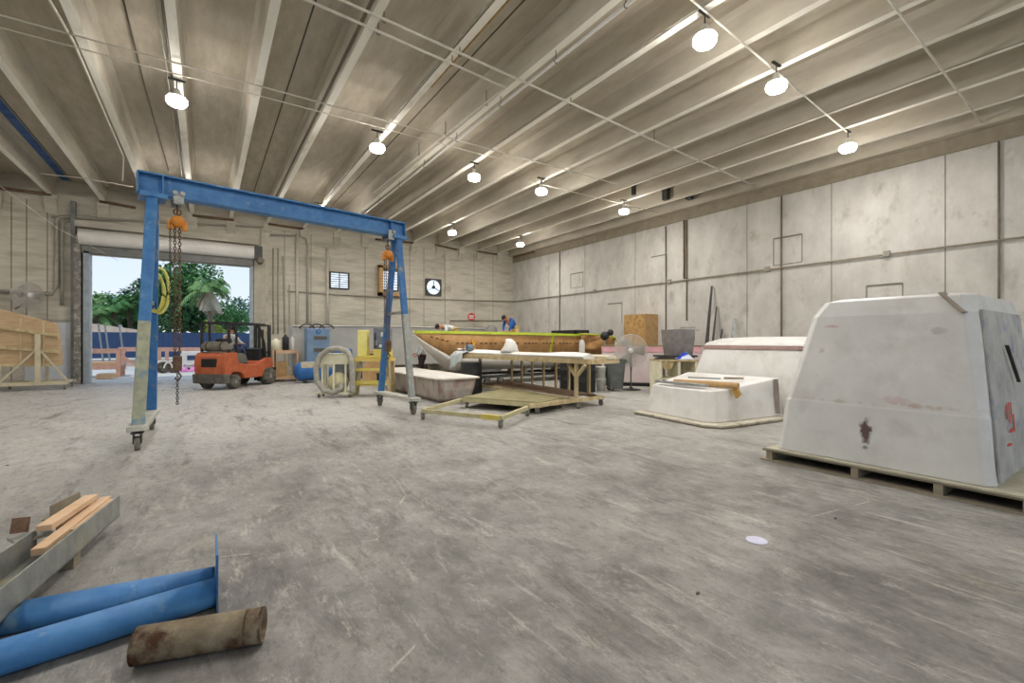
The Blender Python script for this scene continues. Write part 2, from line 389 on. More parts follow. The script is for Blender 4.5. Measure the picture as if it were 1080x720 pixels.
y = WXY(722.5, XR); conduit([(XR-.06, y, 6.1), (XR-.06, y, 3.9)], .03, RUSTY, 'thicker rusty drop pipe ending at the horizontal conduit on right wall')
def bx(u, v, d=.07, Y=YB): p = WYZ(u, v, Y); return (p.x, Y-d, p.z)
conduit([bx(303, 307), bx(360, 311), bx(440, 315), bx(541, 318)], .026, PIPEG, 'horizontal conduit across the back wall below the vent fans')
conduit([bx(305, 300), bx(305, 345), bx(305, 385)], .025, PIPEG, 'thin vertical conduit on the back wall right of the forklift mast')
conduit([bx(285, 248), bx(315, 249), bx(322, 252), bx(324, 260), bx(324, 352)], .05, PIPEG, 'thick grey conduit bending down the back wall above the compressor')
conduit([bx(345, 262), bx(345, 352)], .07, PIPEM, 'pale fat pipe down the back wall left of the first vent fan')
conduit([bx(313, 246), bx(313, 352)], .07, PIPEM, 'pale fat pipe down the back wall above the blue compressor')
conduit([bx(288, 262), bx(288, 352)], .03, PIPEG, 'thin conduit on back wall beside the pale pilaster', group='thin conduits beside the roll door')
conduit([bx(293, 262), bx(293, 352)], .03, PIPEG, 'thin conduit on back wall between the pilaster and pale fat pipe')
conduit([bx(298, 270), bx(300, 350)], .025, PIPEG, 'thinnest conduit on back wall left of the pale fat pipe')
conduit([bx(484, 346), bx(474, 346), bx(474, 338), bx(540, 338)], .022, DARKP, 'low thin conduit bent across the back wall under the red sign')
conduit([bx(280, 240), bx(98, 231), bx(55, 229)], .045, PIPEG, 'long conduit above the roll door near the ceiling')
conduit([bx(96, 229), bx(64, 229), bx(60, 232), bx(60, 300), bx(56, 310), bx(0, 307)], .06, PIPEG, 'fat grey pipe dropping beside the roll door then turning left')
conduit([bx(88, 233), bx(68, 233), bx(66, 237), bx(66, 322)], .045, PIPEG, 'slimmer grey pipe dropping inside the bend of the fat pipe')
b = NB(); box(b, (WY(76, YB), YB-.22, 0), (WY(81, YB), YB-.02, 6.5)); tag(ob('electrical_trunking', b, mat('trunking', '#6b6c6b', '#84857f', 5, .6)), 'tall grey metal trunking on the back wall left of the roll door', 'trunking')
# short steel bars between the corbels
for i, (u0, v0, u1, v1) in enumerate(((0, 198, 54, 205), (105, 212, 143, 219), (203, 227, 247, 232), (283, 236, 320, 241), (396, 252, 436, 256), (459, 258, 482, 263), (504, 265, 524, 268), (541, 271, 556, 273))):
    p = WYZ(u0, v0, YB-.2); q = WYZ(u1, v1, YB-.2)
    if i == 7: q = Vector((XR-.1, YB-2.2, p.z)); p.x = XR-.1
    o = conduit([p, q], .05, RUSTY, ['rusty steel bar under the beams at the far left', 'rusty steel bar just left of the gantry post top', 'rusty steel bar above the roll door right end', 'rusty steel bar above the blue gantry girder middle',
        'rusty steel bar just right of the gantry girder end', 'rusty steel bar above the round vent fan', 'rusty steel bar left of the far corner', 'rusty steel bar around the far corner on the right wall'][i], 'steel_bar', 'rusty bars between beam ends', 'bar')

# ------------------------------------------------------------------ ceiling conduits
def cl(u0, v0, u1, v1, z, r, m, label, name='ceiling_conduit', k0=0, k1=0):
    a = F(u0, v0, z); b_ = F(u1, v1, z); d = b_-a
    return conduit([a-d*k0, b_+d*k1], r, m, label, name, 'conduits under the ceiling')
CP = mat('ceiling_conduit_paint', '#c5bfb0', '#d3cdbf', 6, .5)
conduit([(-6.5, 10.25, 6.58), (11.0, 10.25, 6.58)], .016, CP, 'upper thin conduit crossing the beams above the gantry', 'ceiling_conduit', 'conduits under the ceiling')
conduit([(-6.5, 10.6, 6.55), (7.2, 10.6, 6.55)], .012, CP, 'lower thin conduit crossing the beams above the gantry', 'ceiling_conduit', 'conduits under the ceiling')
s1 = thing('sprinkler_pipe', 'long pale pipe crossing the beams from top centre to the right wall', 'pipe')
A0 = F(360, 0, 6.5); A1 = F(812, 203, 6.5); d = (A1-A0)
b = NB(); tube(b, [A0-d*.25, A1], .022); ob('pipe', b, CP, s1, True)
s2 = thing('sprinkler_pipe', 'shorter pale pipe beside the long one, ending at an elbow', 'pipe')
B0 = F(360, 16, 6.48); B1 = F(533, 92, 6.48); d2 = B1-B0
b = NB(); tube(b, [B0-d2*.3, B1, F(470, 142, 6.48), F(392, 205, 6.48)], .022); ob('pipe', b, CP, s2, True)
def hangers(root, spots, z):
    for u, v in spots:
        p = F(u, v, z); b = NB(); tube(b, [p, p+V(0, 0, .3)], .008, 6); tube(b, [p+V(math.cos(t)*.03, 0, math.sin(t)*.03) for t in [k*PI/5 for k in range(10)]], .006, 5, True)
        ob('hanger', b, DSTEEL, root)
hangers(s1, [(405, 22), (485, 58), (602, 110), (690, 148)], 6.5)
hangers(s2, [(399, 35), (477, 68), (513, 110), (470, 141), (442, 163)], 6.48)
s3 = thing('sprinkler_pipe', 'bright pale pipe slung along a beam at top centre', 'pipe')
b = NB(); tube(b, [(5.1, -2, 6.45), (5.1, 21, 6.45)], .028); ob('pipe', b, WHITE, s3, True)
for yy in (3.2, 4.6, 6.2, 8, 10, 12, 14, 16):
    b = NB(); tube(b, [(5.1, yy, 6.47), (5.1, yy, ZBM+.01)], .008, 6); tube(b, [(5.1+.035*math.cos(k*PI/5), yy, 6.45+.035*math.sin(k*PI/5)) for k in range(10)], .007, 5, True); ob('hanger', b, DSTEEL, s3)
cl(938, 0, 1052, 152, 6.55, .02, CP, 'pale conduit running over the beams to the drop on the right wall', k0=.3)
cl(730, 0, 893, 139, 6.56, .017, CP, 'conduit feeding the three nearest right-hand lamps', k0=.5)
conduit([(8.2, 11.5, 6.52), (XR-.4, 11.5, 6.52)], .014, CP, 'conduit feeding the far right lamp of the middle row', 'ceiling_conduit', 'conduits under the ceiling')
for x, y0, y1, r, z, lab in ((3.56, -2, YB-1, .02, 6.66, 'grey conduit clipped along the left edge of the beam at top centre'), (2.1, -2, YB-1, .022, 6.75, 'dark conduit along the side of the beam right of the slab joint'),
        (-.55, -2, YB-1, .02, 6.7, 'dark conduit beside the beam carrying the left lamp'), (-.62, -2, YB-1, .014, 6.72, 'thin wire conduit beside the beam carrying the left lamp'), (6.3, -2, YB-1, .015, 6.68, 'thin conduit along the beam with two small boxes'), (11.5, -2, YB-6, .012, 6.62, 'thin conduit along a right-hand beam')):
    conduit([(x, y0, z), (x, y1, z)], r, DARKP if 'dark' in lab else PIPEG, lab, 'ceiling_conduit', 'conduits under the ceiling')
p1 = F(52, 0, 6.6); p2 = F(78, 45, 6.6); p3 = F(130, 165, 6.6)
conduit([p1+(p1-p2), p1, p2, p3, F(129, 190, 6.2)], .022, CP, 'loose pale conduit sagging beside the beam at upper left', 'ceiling_conduit')
conduit([F(130, 0, 7.15), F(152, 88, 7.15), F(178, 180, 7.15)], .014, DARKP, 'thin rusty conduit on the slab between the left beams', 'ceiling_conduit')
conduit([F(42, 183, 6.2), F(90, 188, 6.2), F(140, 197, 6.2)], .012, CP, 'thin pale rod crossing at upper left toward the gantry', 'ceiling_conduit')
conduit([F(0, 196, 5.6), F(60, 240, 5.0), F(125, 275, 4.6)], .008, CP, 'thin pale cable slanting down to the roll door', 'cable', cat='cable')
for (x, y, w2, lab) in ((12.5, 10.9, .06, 'dark square duct stub between beams beside the far lamp'), (13.88, 10.6, .1, 'dark square duct stub in the next bay right of the far lamp'), (14.55, 10.1, .1, 'dark square duct stub nearest the right wall')):
    b = NB(); box(b, (x-w2, y-w2, 6.66), (x+w2, y+w2, ZT), bev=.01); box(b, (x-w2-.02, y-w2-.02, 7.0), (x+w2+.02, y+w2+.02, 7.04)); tag(ob('duct_stub', b, DSTEEL), lab, 'duct', 'duct stubs under the ceiling')

# ------------------------------------------------------------------ high bay lamps
def make_lamp(label):
    t = thing('high_bay_lamp', label, 'lamp', (0, 0, 0), 0, 'high bay lamps')
    b = NB(); lathe(b, [(.035, .2), (.05, .18), (.06, .1), (.12, .07), (.155, .04), (.155, .015)], n=28); ob('housing', b, WHITE, t, True)
    b = NB(); lathe(b, [(.15, .02), (.172, -.01), (.172, -.07), (.14, -.115), (.06, -.135), (.01, -.14)], n=28); ob('lens', b, LAMPE, t, True)
    b = NB(); tube(b, [(0, 0, .2), (0, 0, .36)], .012); box(b, (-.14, -.025, .36), (.14, .025, .385)); ob('hook', b, DSTEEL, t)
    ld = bpy.data.lights.new('lamp_light', 'AREA'); ld.shape = 'DISK'; ld.size = .32; ld.energy = LAMP_W; ld.color = (1, .98, .96)
    l = bpy.data.objects.new('lamp_light', ld); COL.objects.link(l); l.parent = t; l.location = (0, 0, -.155)
    return t
LZ = 6.25
lamp = make_lamp('lit lamp under the beams near the left end of the blue gantry'); lamp.location = (-.47, 11.0, LZ)
for x, y, lab in ((3.45, 10.97, 'lit lamp above the right end of the blue gantry girder'), (6.37, 11.4, 'lit lamp third from left in the middle row'), (8.71, 11.3, 'lit lamp fourth from left in the middle row'),
                  (12.56, 11.4, 'lit lamp below the two dark duct stubs'), (6.43, 4.19, 'large lit lamp at top, nearest in the right-hand row'), (8.69, 4.22, 'lit lamp in the middle of the right-hand row'),
                  (12.9, 4.6, 'lit lamp at the right end of the right-hand row, near the wall'), (8.85, 17.8, 'small far lit lamp above the round vent fan'), (12.67, 18.1, 'small far lit lamp nearest the far corner'),
                  (2.3, 4.2, 'added lamp overhead outside the picture'), (-3.0, 4.2, 'added lamp overhead, left of the picture'), (-7.5, 11, 'added lamp outside the picture on the far left'), (0, -4, 'added lamp behind the viewer on the left'), (7.5, -4, 'added lamp behind the viewer on the right'), (13, -4, 'added lamp behind the viewer by the right wall'), (-7.5, 3, 'added lamp outside the picture, left side bay'), (3.45, 17.9, 'added far lamp hidden behind the gantry girder over the compressor'), (-.45, 17.9, 'added far lamp hidden behind the gantry girder over the roll door'), (-7.5, 17.9, 'added far lamp outside the picture on the left')):  # lamps on this line are unseen, added to the grid for the hall's brightness
    dup(lamp, (x, y, LZ), None, lab)

# ------------------------------------------------------------------ vent fans and red sign on the back wall
def vent(u0, v0, u1, v1, label, kind):
    a = WYZ(u0, v0, YB); c = WYZ(u1, v1, YB); x0, x1, z1, z0 = a.x, c.x, (a.z), (c.z)
    z1 = (a.z+WYZ(u1, v0, YB).z)/2; z0 = (c.z+WYZ(u0, v1, YB).z)/2
    t = thing('wall_vent', label, 'vent', ((x0+x1)/2, YB-.03, z0), 0)
    W = (x1-x0)/2; H = z1-z0
    b = NB(); box(b, (-W, -.02, 0), (W, .0, H)); ob('glazing', b, DAYGL, t)
    b = NB()
    for q in (((-W-.04, -.08, -.04), (-W+.02, .02, H+.04)), ((W-.02, -.08, -.04), (W+.04, .02, H+.04)), ((-W, -.08, -.04), (W, .02, .02)), ((-W, -.08, H-.02), (W, .02, H+.04))): box(b, *q)
    ob('frame', b, DSTEEL, t)
    if kind == 'louvre':
        n = 7
        for k in range(1, n):
            b = NB(); z = H*k/n; bar(b, (-W, -.04, z), (W, -.04, z), .05, .022); ob('slat', b, DSTEEL, t)
        b = NB(); box(b, (-.02, -.06, 0), (.02, -.03, H)); ob('mullion', b, DSTEEL, t)
    else:
        b = NB(); N = 32
        outer = [(-W, 0), (W, 0), (W, H), (-W, H)]
        R = min(W, H/2)*.93
        ring = [(R*math.cos(2*PI*k/N), H/2+R*math.sin(2*PI*k/N)) for k in range(N)]
        def sq(a):
            c_, s_ = math.cos(a), math.sin(a); m_ = max(abs(c_), abs(s_)); return (W*c_/m_, H/2+H/2*s_/m_)
        I = [b.verts.new((x, -.05, z)) for x, z in ring]; O = [b.verts.new((sq(2*PI*k/N)[0], -.05, sq(2*PI*k/N)[1])) for k in range(N)]
        for k in range(N): b.faces.new((I[k], I[(k+1) % N], O[(k+1) % N], O[k]))
        ob('shroud', b, DSTEEL, t, solid=.01)
        b = NB(); lathe(b, [(.09, -.1), (.09, -.03)], (0, 0, H/2), 16, 'Y')
        for a in (PI/2, PI/2+2*PI/3, PI/2-2*PI/3):
            bar(b, (0, -.06, H/2), (R*.9*math.cos(a), -.06, H/2+R*.9*math.sin(a)), .1 if a != PI/2 else .04, .015)
        ob('fan_blades', b, BLACK, t)
    return t
vent(348, 288, 367, 304, 'square louvred vent glowing with daylight left of the gantry frame', 'louvre')
v2 = vent(403, 286, 419, 306, 'louvred vent in a wooden box frame behind the gantry frame', 'louvre')
b = NB(); box(b, (-.62, -.3, -.3), (-.44, .0, 1.15)); box(b, (-.62, -.3, 1.05), (.5, 0, 1.2)); box(b, (-.62, -.3, -.3), (.5, 0, -.15)); ob('wooden_box_frame', b, CARD, v2)
vent(449, 295, 464, 311, 'square vent with round opening and three-bladed fan on back wall', 'fan')
sg = thing('wall_sign', 'small red eight-sided sign with pale lettering bars on back wall', 'sign', (WY(497, YB), YB-.02, 2.86))
b = NB(); lathe(b, [(.24, 0), (.24, -.02)], (0, 0, 0), 8, 'Y'); ob('plate', b, mat('sign_red', '#c0383f', '#cf4a4f', 4, .5), sg)
b = NB()
for i, x in enumerate((-.15, -.075, 0.0, .075)):
    box(b, (x, -.03, .0), (x+.05, -.02, .1)); box(b, (x, -.03, -.1), (x+.05, -.02, -.03))
ob('lettering', b, WHITE, sg)

# ------------------------------------------------------------------ gantry crane
g = thing('gantry_crane', 'blue steel gantry crane on casters with two A-shaped frames', 'crane', (0, 0, 0))
PL = Vector((-.90, 9.2, 0)); PR = Vector((3.72, 9.95, 0)); ax = (PR-PL).normalized(); L = (PR-PL).length
MX = Matrix.Translation(PL) @ Matrix.Rotation(math.atan2(ax.y, ax.x), 4, 'Z')
b = NB()
for (y0, y1, z0, z1) in ((-.12, .12, 3.87, 3.895), (-.12, .12, 4.175, 4.2), (-.012, .012, 3.89, 4.18)): box(b, (0, y0, z0), (L, y1, z1), MX)
for x in (0.01, .32, L-.35, L-.01): box(b, (x-.01, -.115, 3.89), (x+.01, .115, 4.18), MX)
ob('girder', b, BLUE, g)
def aframe(Xa, Ya, Xb, Yb, Xt, Yt, m1, m2, w):
    A = Vector((Xa, Ya, .32)); B = Vector((Xb, Yb, .32)); T = Vector((Xt, Yt, 3.86)); d = (B-A).normalized()
    def leg(P, m, sgn):
        b = NB(); top = T+d*sgn*.09
        if m is GREENGREY: k = .42
        elif m is GALV: k = .5
        else: k = 0
        bar(b, P.lerp(top, k), top, w, w*.85); o = ob('leg', b, BLUE if m is GREENGREY else DBLUE, g, bev=.015)
        if k:
            b = NB(); bar(b, P, P.lerp(top, k+.01), w*1.02, w*.87); q = ob('worn_lower_section', b, m, g, bev=.015); q.parent = o
    leg(A+d*.06, m1, -1); leg(B-d*.06, m2, 1)
    b = NB(); bar(b, A-d*.14, B+d*.14, .22, .07); ob('base_beam', b, mat('pale_base_steel', '#a3a399', '#bdbbae', 6, .6), g, bev=.01)
    b = NB(); box(b, (-.17, -.2, 3.80), (.17, .2, 3.87), Matrix.Translation((Xt, Yt, 0)) @ Matrix.Rotation(math.atan2(ax.y, ax.x), 4, 'Z')); ob('top_plate', b, BLUE, g)
    k = .52; p = (A+d*.06).lerp(T-d*.09, k); q = (B-d*.06).lerp(T+d*.09, k)
    b = NB(); bar(b, p, q, .06, .06); ob('cross_tie', b, GALV, g)
    for P in (A, B):
        c = NB(); q = P.copy(); box(c, (q.x-.07, q.y-.09, .24), (q.x+.07, q.y+.09, .26)); box(c, (q.x-.05, q.y-.07, .1), (q.x-.035, q.y+.07, .25)); box(c, (q.x+.035, q.y-.07, .1), (q.x+.05, q.y+.07, .25))
        ca = ob('caster', c, DSTEEL, g)
        c = NB(); lathe(c, [(.06, -.034), (.1, -.03), (.1, .03), (.06, .034)], (q.x, q.y, .1), 20, 'X'); wl = ob('wheel', c, CASTW, g, True); wl.parent = ca
aframe(-.80, 8.3, -.78, 10.1, -.70, 9.23, GREENGREY, DBLUE, .145)
aframe(3.62, 9.1, 3.44, 10.75, 3.55, 9.92, GALV, DBLUE, .13)
# chain hoists (hang from the girder)
def hoist(s, ztop, zbot, label, thick):
    P = PL+ax*s; t = thing('chain_hoist', label, 'hoist', (P.x, P.y, 0), math.atan2(ax.y, ax.x))
    b = NB(); box(b, (-.07, -.16, 3.76), (.07, -.14, 3.93)); box(b, (-.07, .14, 3.76), (.07, .16, 3.93)); tube(b, [(0, -.17, 3.8), (0, .17, 3.8)], .02)
    for x in (-.05, .05):
        for yy in (-.2, .16): lathe(b, [(.035, yy), (.035, yy+.04)], (x, 0, 3.93), 12, 'Y')
    ob('trolley', b, GALV, t)
    b = NB(); tube(b, [(0, 0, 3.78), (0, 0, ztop+.12)], .015, 6); tube(b, [(.05*math.cos(k*PI/6), 0, ztop+.16+.05*math.sin(k*PI/6)) for k in range(12)], .012, 6, True); ob('top_hook', b, RUSTY, t)
    b = NB(); lathe(b, [(.02, -.09), (.08, -.08), (.1, -.03), (.1, .03), (.08, .08), (.02, .09)], (0, 0, ztop), 22, 'Y'); box(b, (-.13, -.035, ztop-.14), (-.06, .035, ztop+.02), bev=.015); box(b, (.06, -.035, ztop-.14), (.13, .035, ztop+.02), bev=.015); ob('hoist_body', b, mat('hoist_orange', '#c9761d', '#dd9235', 5, .5), t, True)
    def chain(x, y, z0, z1, r, m):
        c = NB(); z = z0; i = 0
        while z > z1:
            o_ = (r*1.4, 0) if i % 2 else (0, r*1.4)
            tube(c, [(x+o_[0]*math.cos(a), y+o_[1]*math.cos(a), z+r*2.3*math.sin(a)) for a in [k*PI/3 for k in range(6)]], r*.55, 4, True)
            z -= r*3.5; i += 1
        o = ob('chain', c, m, t); return o
    chain(.03, 0, ztop-.1, zbot+.6, .013*thick, RUSTY); chain(-.03, .02, ztop-.1, zbot+.75, .012*thick, RUSTY); chain(-.1, -.03, ztop-.05, zbot+1.2, .009, DSTEEL)
    chain(0, .01, zbot+.65, zbot, .012, DSTEEL)
    b = NB(); box(b, (-.06, -.05, zbot+.55), (.06, .05, zbot+.8), bev=.02); tube(b, [(.0, 0, zbot+.55), (.05, 0, zbot+.46), (.02, 0, zbot+.4), (-.04, 0, zbot+.43)], .016, 6); ob('bottom_hook', b, RUSTY, t)
    return t
hoist(.52, 3.5, .5, 'orange chain hoist with long rusty chain at the gantry left end', 1.15)
hoist(4.3, 3.45, .75, 'orange chain hoist and rusty chain at the gantry right end', 1.0)
b = NB()
for k, (ox, oz, rr) in enumerate(((0, 0, .26), (.02, -.03, .22), (-.01, .03, .30))):
    tube(b, [(-.70+.03*k+rr*.42*math.cos(a), 9.6+.05*math.sin(2*a)+ox, 2.35+rr*1.25*math.sin(a)+oz) for a in [j*2*PI/28 for j in range(28)]], .024, 6, True)
tag(ob('coiled_hose', b, mat('yellow_hose', '#c9c056', '#dcd67e', 5, .6), smooth=True), 'yellow hose coil hung on the left gantry leg', 'hose')

# ------------------------------------------------------------------ people (body one skinned mesh; clothes are children)
def skinned(name, pts, edges, rad, m, parent, root=0, sub=2):
    b = NB(); lay = b.verts.layers.skin.verify(); vs = []
    for i, p in enumerate(pts):
        v = b.verts.new(Vector(p)); r = rad[i]; v[lay].radius = (r, r) if not isinstance(r, tuple) else r; v[lay].use_root = (i == root); vs.append(v)
    for i, j in edges: b.edges.new((vs[i], vs[j]))
    me = bpy.data.meshes.new(name); b.to_mesh(me); b.free(); me.materials.append(m)
    o = bpy.data.objects.new(name, me); COL.objects.link(o); o.parent = parent
    s = o.modifiers.new('skin', 'SKIN'); s.use_smooth_shade = True
    s = o.modifiers.new('sub', 'SUBSURF'); s.levels = sub; s.render_levels = sub
    return o
def person(label, loc, rz, J, shirt, pants, S=1.0, sleeve=True):
    """J: joints in local space, x = facing direction"""
    t = thing('person', label, 'person', loc, rz)
    names = ['pel', 'wai', 'che', 'nek', 'hed', 'top', 'shl', 'ell', 'wrl', 'shr', 'elr', 'wrr', 'hil', 'knl', 'anl', 'tol', 'hir', 'knr', 'anr', 'tor']
    R = dict(pel=.10, wai=.095, che=.115, nek=.05, hed=.085, top=.06, shl=.055, ell=.042, wrl=.03, shr=.055, elr=.042, wrr=.03, hil=.085, knl=.06, anl=.042, tol=.035, hir=.085, knr=.06, anr=.042, tor=.035)
    E = [('pel', 'wai'), ('wai', 'che'), ('che', 'nek'), ('nek', 'hed'), ('hed', 'top'), ('che', 'shl'), ('shl', 'ell'), ('ell', 'wrl'), ('che', 'shr'), ('shr', 'elr'), ('elr', 'wrr'), ('pel', 'hil'), ('hil', 'knl'), ('knl', 'anl'), ('anl', 'tol'), ('pel', 'hir'), ('hir', 'knr'), ('knr', 'anr'), ('anr', 'tor')]
    pts = {n: Vector(J[n])*S for n in names}
    P = [pts[n] for n in names]; rad = [R[n]*S for n in names]; EE = [(names.index(a), names.index(c)) for a, c in E]
    # hands: a palm and five bent fingers grown from each wrist
    for sfx in ('l', 'r'):
        wri = pts['wr'+sfx]; d = (wri-pts['el'+sfx]).normalized(); x, y = frame_of(d); wi = names.index('wr'+sfx)
        P.append(wri+d*.06*S); rad.append(.03*S); pi_ = len(P)-1; EE.append((wi, pi_))
        for k, (off, ln) in enumerate(((-.03, .07), (-.01, .08), (.01, .075), (.03, .06))):
            P.append(P[pi_]+x*off*S+d*.035*S); rad.append(.01*S); a = len(P)-1; EE.append((pi_, a))
            P.append(P[a]+d*ln*.6*S-y*.02*S); rad.append(.009*S); EE.append((a, len(P)-1))
        P.append(wri+d*.04*S+x*.045*S-y*.02*S); rad.append(.011*S); EE.append((wi, len(P)-1))
    body = skinned('body', P, EE, rad, SKIN, t)
    def sub(nm, keys, es, m, gr, extra=None):
        q = [pts[k] for k in keys]; rr = [R[k]*S*gr for k in keys]
        return skinned(nm, q, [(keys.index(a), keys.index(c)) for a, c in es], rr, m, t)
    pts['sleevel'] = pts['ell'].lerp(pts['wrl'], .75 if sleeve else -.3); pts['sleever'] = pts['elr'].lerp(pts['wrr'], .75 if sleeve else -.3)
    R['sleevel'] = R['sleever'] = .036; pts['col'] = pts['che'].lerp(pts['nek'], .6); R['col'] = .07
    sub('shirt', ['wai', 'pel', 'che', 'col', 'shl', 'ell', 'sleevel', 'shr', 'elr', 'sleever'], [('pel', 'wai'), ('wai', 'che'), ('che', 'col'), ('che', 'shl'), ('shl', 'ell'), ('ell', 'sleevel'), ('che', 'shr'), ('shr', 'elr'), ('elr', 'sleever')], shirt, 1.28)
    sub('trousers', ['pel', 'hil', 'knl', 'anl', 'hir', 'knr', 'anr'], [('pel', 'hil'), ('hil', 'knl'), ('knl', 'anl'), ('pel', 'hir'), ('hir', 'knr'), ('knr', 'anr')], pants, 1.22)
    for s_ in ('l', 'r'):
        skinned('shoe', [pts['an'+s_]-V(0, 0, .03*S), pts['to'+s_]], [(0, 1)], [.055*S, .045*S], BLACK, t, sub=1)
    # head details
    h = pts['hed']; up = (pts['top']-pts['nek']).normalized(); fw = Vector(J.get('face', (1, 0, 0))).normalized(); fw = (fw-up*fw.dot(up)).normalized(); sd_ = up.cross(fw)
    Mh = Matrix((fw, sd_, up)).transposed().to_4x4(); Mh.translation = h+up*.02*S
    b = NB(); bmesh.ops.create_uvsphere(b, u_segments=20, v_segments=14, radius=1)
    for v in b.verts: v.co = Mh @ Vector((v.co.x*.094*S, v.co.y*.078*S, v.co.z*.118*S))
    ob('head', b, SKIN, t, True)
    b = NB(); bmesh.ops.create_uvsphere(b, u_segments=20, v_segments=14, radius=1)
    for v in list(b.verts):
        if v.co.z < -.15 or (v.co.x > .55 and v.co.z < .55): b.verts.remove(v)
    for v in b.verts: v.co = Mh @ Vector((v.co.x*.104*S-.004, v.co.y*.088*S, v.co.z*.126*S+.004))
    ob('hair', b, HAIR, t, True, solid=.006)
    b = NB(); bmesh.ops.create_cone(b, segments=8, radius1=.016*S, radius2=.006*S, depth=.045*S, matrix=Mh @ Matrix.Translation((.098*S, 0, -.015*S)))
    ob('nose', b, SKIN, t, True)
    for s_ in (-1, 1):
        b = NB(); bmesh.ops.create_uvsphere(b, u_segments=8, v_segments=6, radius=.011*S, matrix=Mh @ Matrix.Translation((.085*S, s_*.032*S, .012*S))); ob('eye', b, BLACK, t, True)
        b = NB(); bmesh.ops.create_uvsphere(b, u_segments=8, v_segments=6, radius=.022*S, matrix=Mh @ Matrix.Translation((-.005*S, s_*.08*S, -.01*S)) @ Matrix.Diagonal((.7, .35, 1.2, 1))); ob('ear', b, SKIN, t, True)
    b = NB(); box(b, (.088*S, -.022*S, -.058*S), (.093*S, .022*S, -.05*S), Mh); ob('mouth', b, mat('lips', '#8b4d44'), t)
    return t
STAND = dict(pel=(0, 0, .95), wai=(.01, 0, 1.1), che=(.02, 0, 1.33), nek=(.03, 0, 1.5), hed=(.05, 0, 1.6), top=(.05, 0, 1.7), shl=(.02, .19, 1.4), ell=(.08, .24, 1.12), wrl=(.26, .2, .98), shr=(.02, -.19, 1.4), elr=(.1, -.24, 1.12), wrr=(.28, -.18, 1.0),
             hil=(0, .1, .9), knl=(.03, .11, .5), anl=(-.02, .12, .09), tol=(.14, .13, .04), hir=(0, -.1, .9), knr=(.04, -.11, .5), anr=(.03, -.12, .09), tor=(.19, -.13, .04))
person('person in light grey shirt and dark trousers standing by the boat bow', (6.75, 16.1, 0), PI*.95, STAND, CLOTHG, DARKC, 1.02)
BEND = dict(STAND); BEND.update(pel=(0, 0, .92), wai=(.12, 0, 1.03), che=(.32, 0, 1.2), nek=(.45, 0, 1.28), hed=(.54, 0, 1.29), top=(.64, 0, 1.28), face=(.3, 0, -1), shl=(.34, .18, 1.22), ell=(.42, .21, .95), wrl=(.5, .17, .74), shr=(.34, -.18, 1.22), elr=(.4, -.21, .95), wrr=(.48, -.15, .74))
BEND2 = dict(BEND); BEND2.update(che=(.38, 0, 1.02), wai=(.15, 0, .98), nek=(.52, 0, 1.02), hed=(.61, 0, 1.03), top=(.71, 0, 1.0), shl=(.4, .18, 1.02), shr=(.4, -.18, 1.02), ell=(.45, .2, .78), elr=(.45, -.2, .78), wrl=(.55, .15, .66), wrr=(.55, -.15, .66))
person('person in blue shirt and khaki trousers bending over inside the boat', (9.95, 14.6, 1.12), PI+.2, BEND, CLOTHB, KHAKI, 1.0)
person('person in white shirt stooping low inside the boat near its bow', (7.35, 14.6, 1.03), PI, BEND2, CLOTHW, KHAKI, .98)

# ------------------------------------------------------------------ forklift
fk = thing('forklift', 'orange forklift with black overhead guard facing the wall clutter', 'forklift', (.81, 17.04, 0), math.atan2(1.19, 1.06))
# local: x forward, y left; rear axle x=0, front axle x=1.6, right side y=0, left side y=1.12
b = NB()
prof = [(-.44, .42), (-.47, .8), (-.43, 1.05), (-.34, 1.17), (.1, 1.17), (.16, .82), (.52, .78), (.95, .74), (1.25, .86), (1.5, .96), (1.78, .94), (1.86, .8), (1.86, .62), (1.3, .3), (.42, .3), (.36, .45), (.2, .54), (-.1, .54), (-.24, .42)]
prism(b, [(x, z) for x, z in prof], .03, 1.09, 'Y'); ob('body', b, ORANGE, fk, bev=.03)
b = NB(); prism(b, [(-.48, .2), (-.51, .5), (-.25, .5), (-.25, .2)], 0, 1.12, 'Y'); ob('rear_bumper', b, mat('dusty_counterweight', '#4b4942', '#6d6a5f', 5, .8), fk, bev=.03)
b = NB(); box(b, (-.49, .3, .72), (-.43, .82, .98), bev=.02)
for k in range(5): box(b, (-.5, .32, .74+k*.045), (-.44, .8, .755+k*.045))
ob('radiator_grille', b, BLACK, fk)
b = NB(); prism(b, [(.12, .8), (.14, 1.1), (.42, 1.14), (.6, 1.08), (.72, .8)], .12, 1.0, 'Y'); ob('seat_box', b, mat('grey_hood', '#55574f', '#68695f', 5, .7), fk, bev=.03)
b = NB(); box(b, (.15, .3, 1.12), (.6, .82, 1.24), bev=.05); box(b, (.08, .3, 1.15), (.2, .82, 1.62), bev=.05); ob('seat', b, BLACK, fk, True)
b = NB(); box(b, (.72, .1, .45), (1.4, 1.02, .5)); ob('floor_plate', b, DSTEEL, fk)
b = NB(); prism(b, [(1.2, .5), (1.28, 1.25), (1.42, 1.3), (1.55, 1.0), (1.55, .5)], .12, 1.0, 'Y'); ob('dashboard', b, BLACK, fk, bev=.02)
b = NB(); tube(b, [(1.22, .56, 1.22), (1.05, .56, 1.38)], .02); N = 20
tube(b, [(1.04+.1*math.cos(k*2*PI/N)*.6, .56+.17*math.sin(k*2*PI/N), 1.38+.12*math.cos(k*2*PI/N)) for k in range(N)], .014, 6, True); ob('steering_wheel', b, BLACK, fk, True)
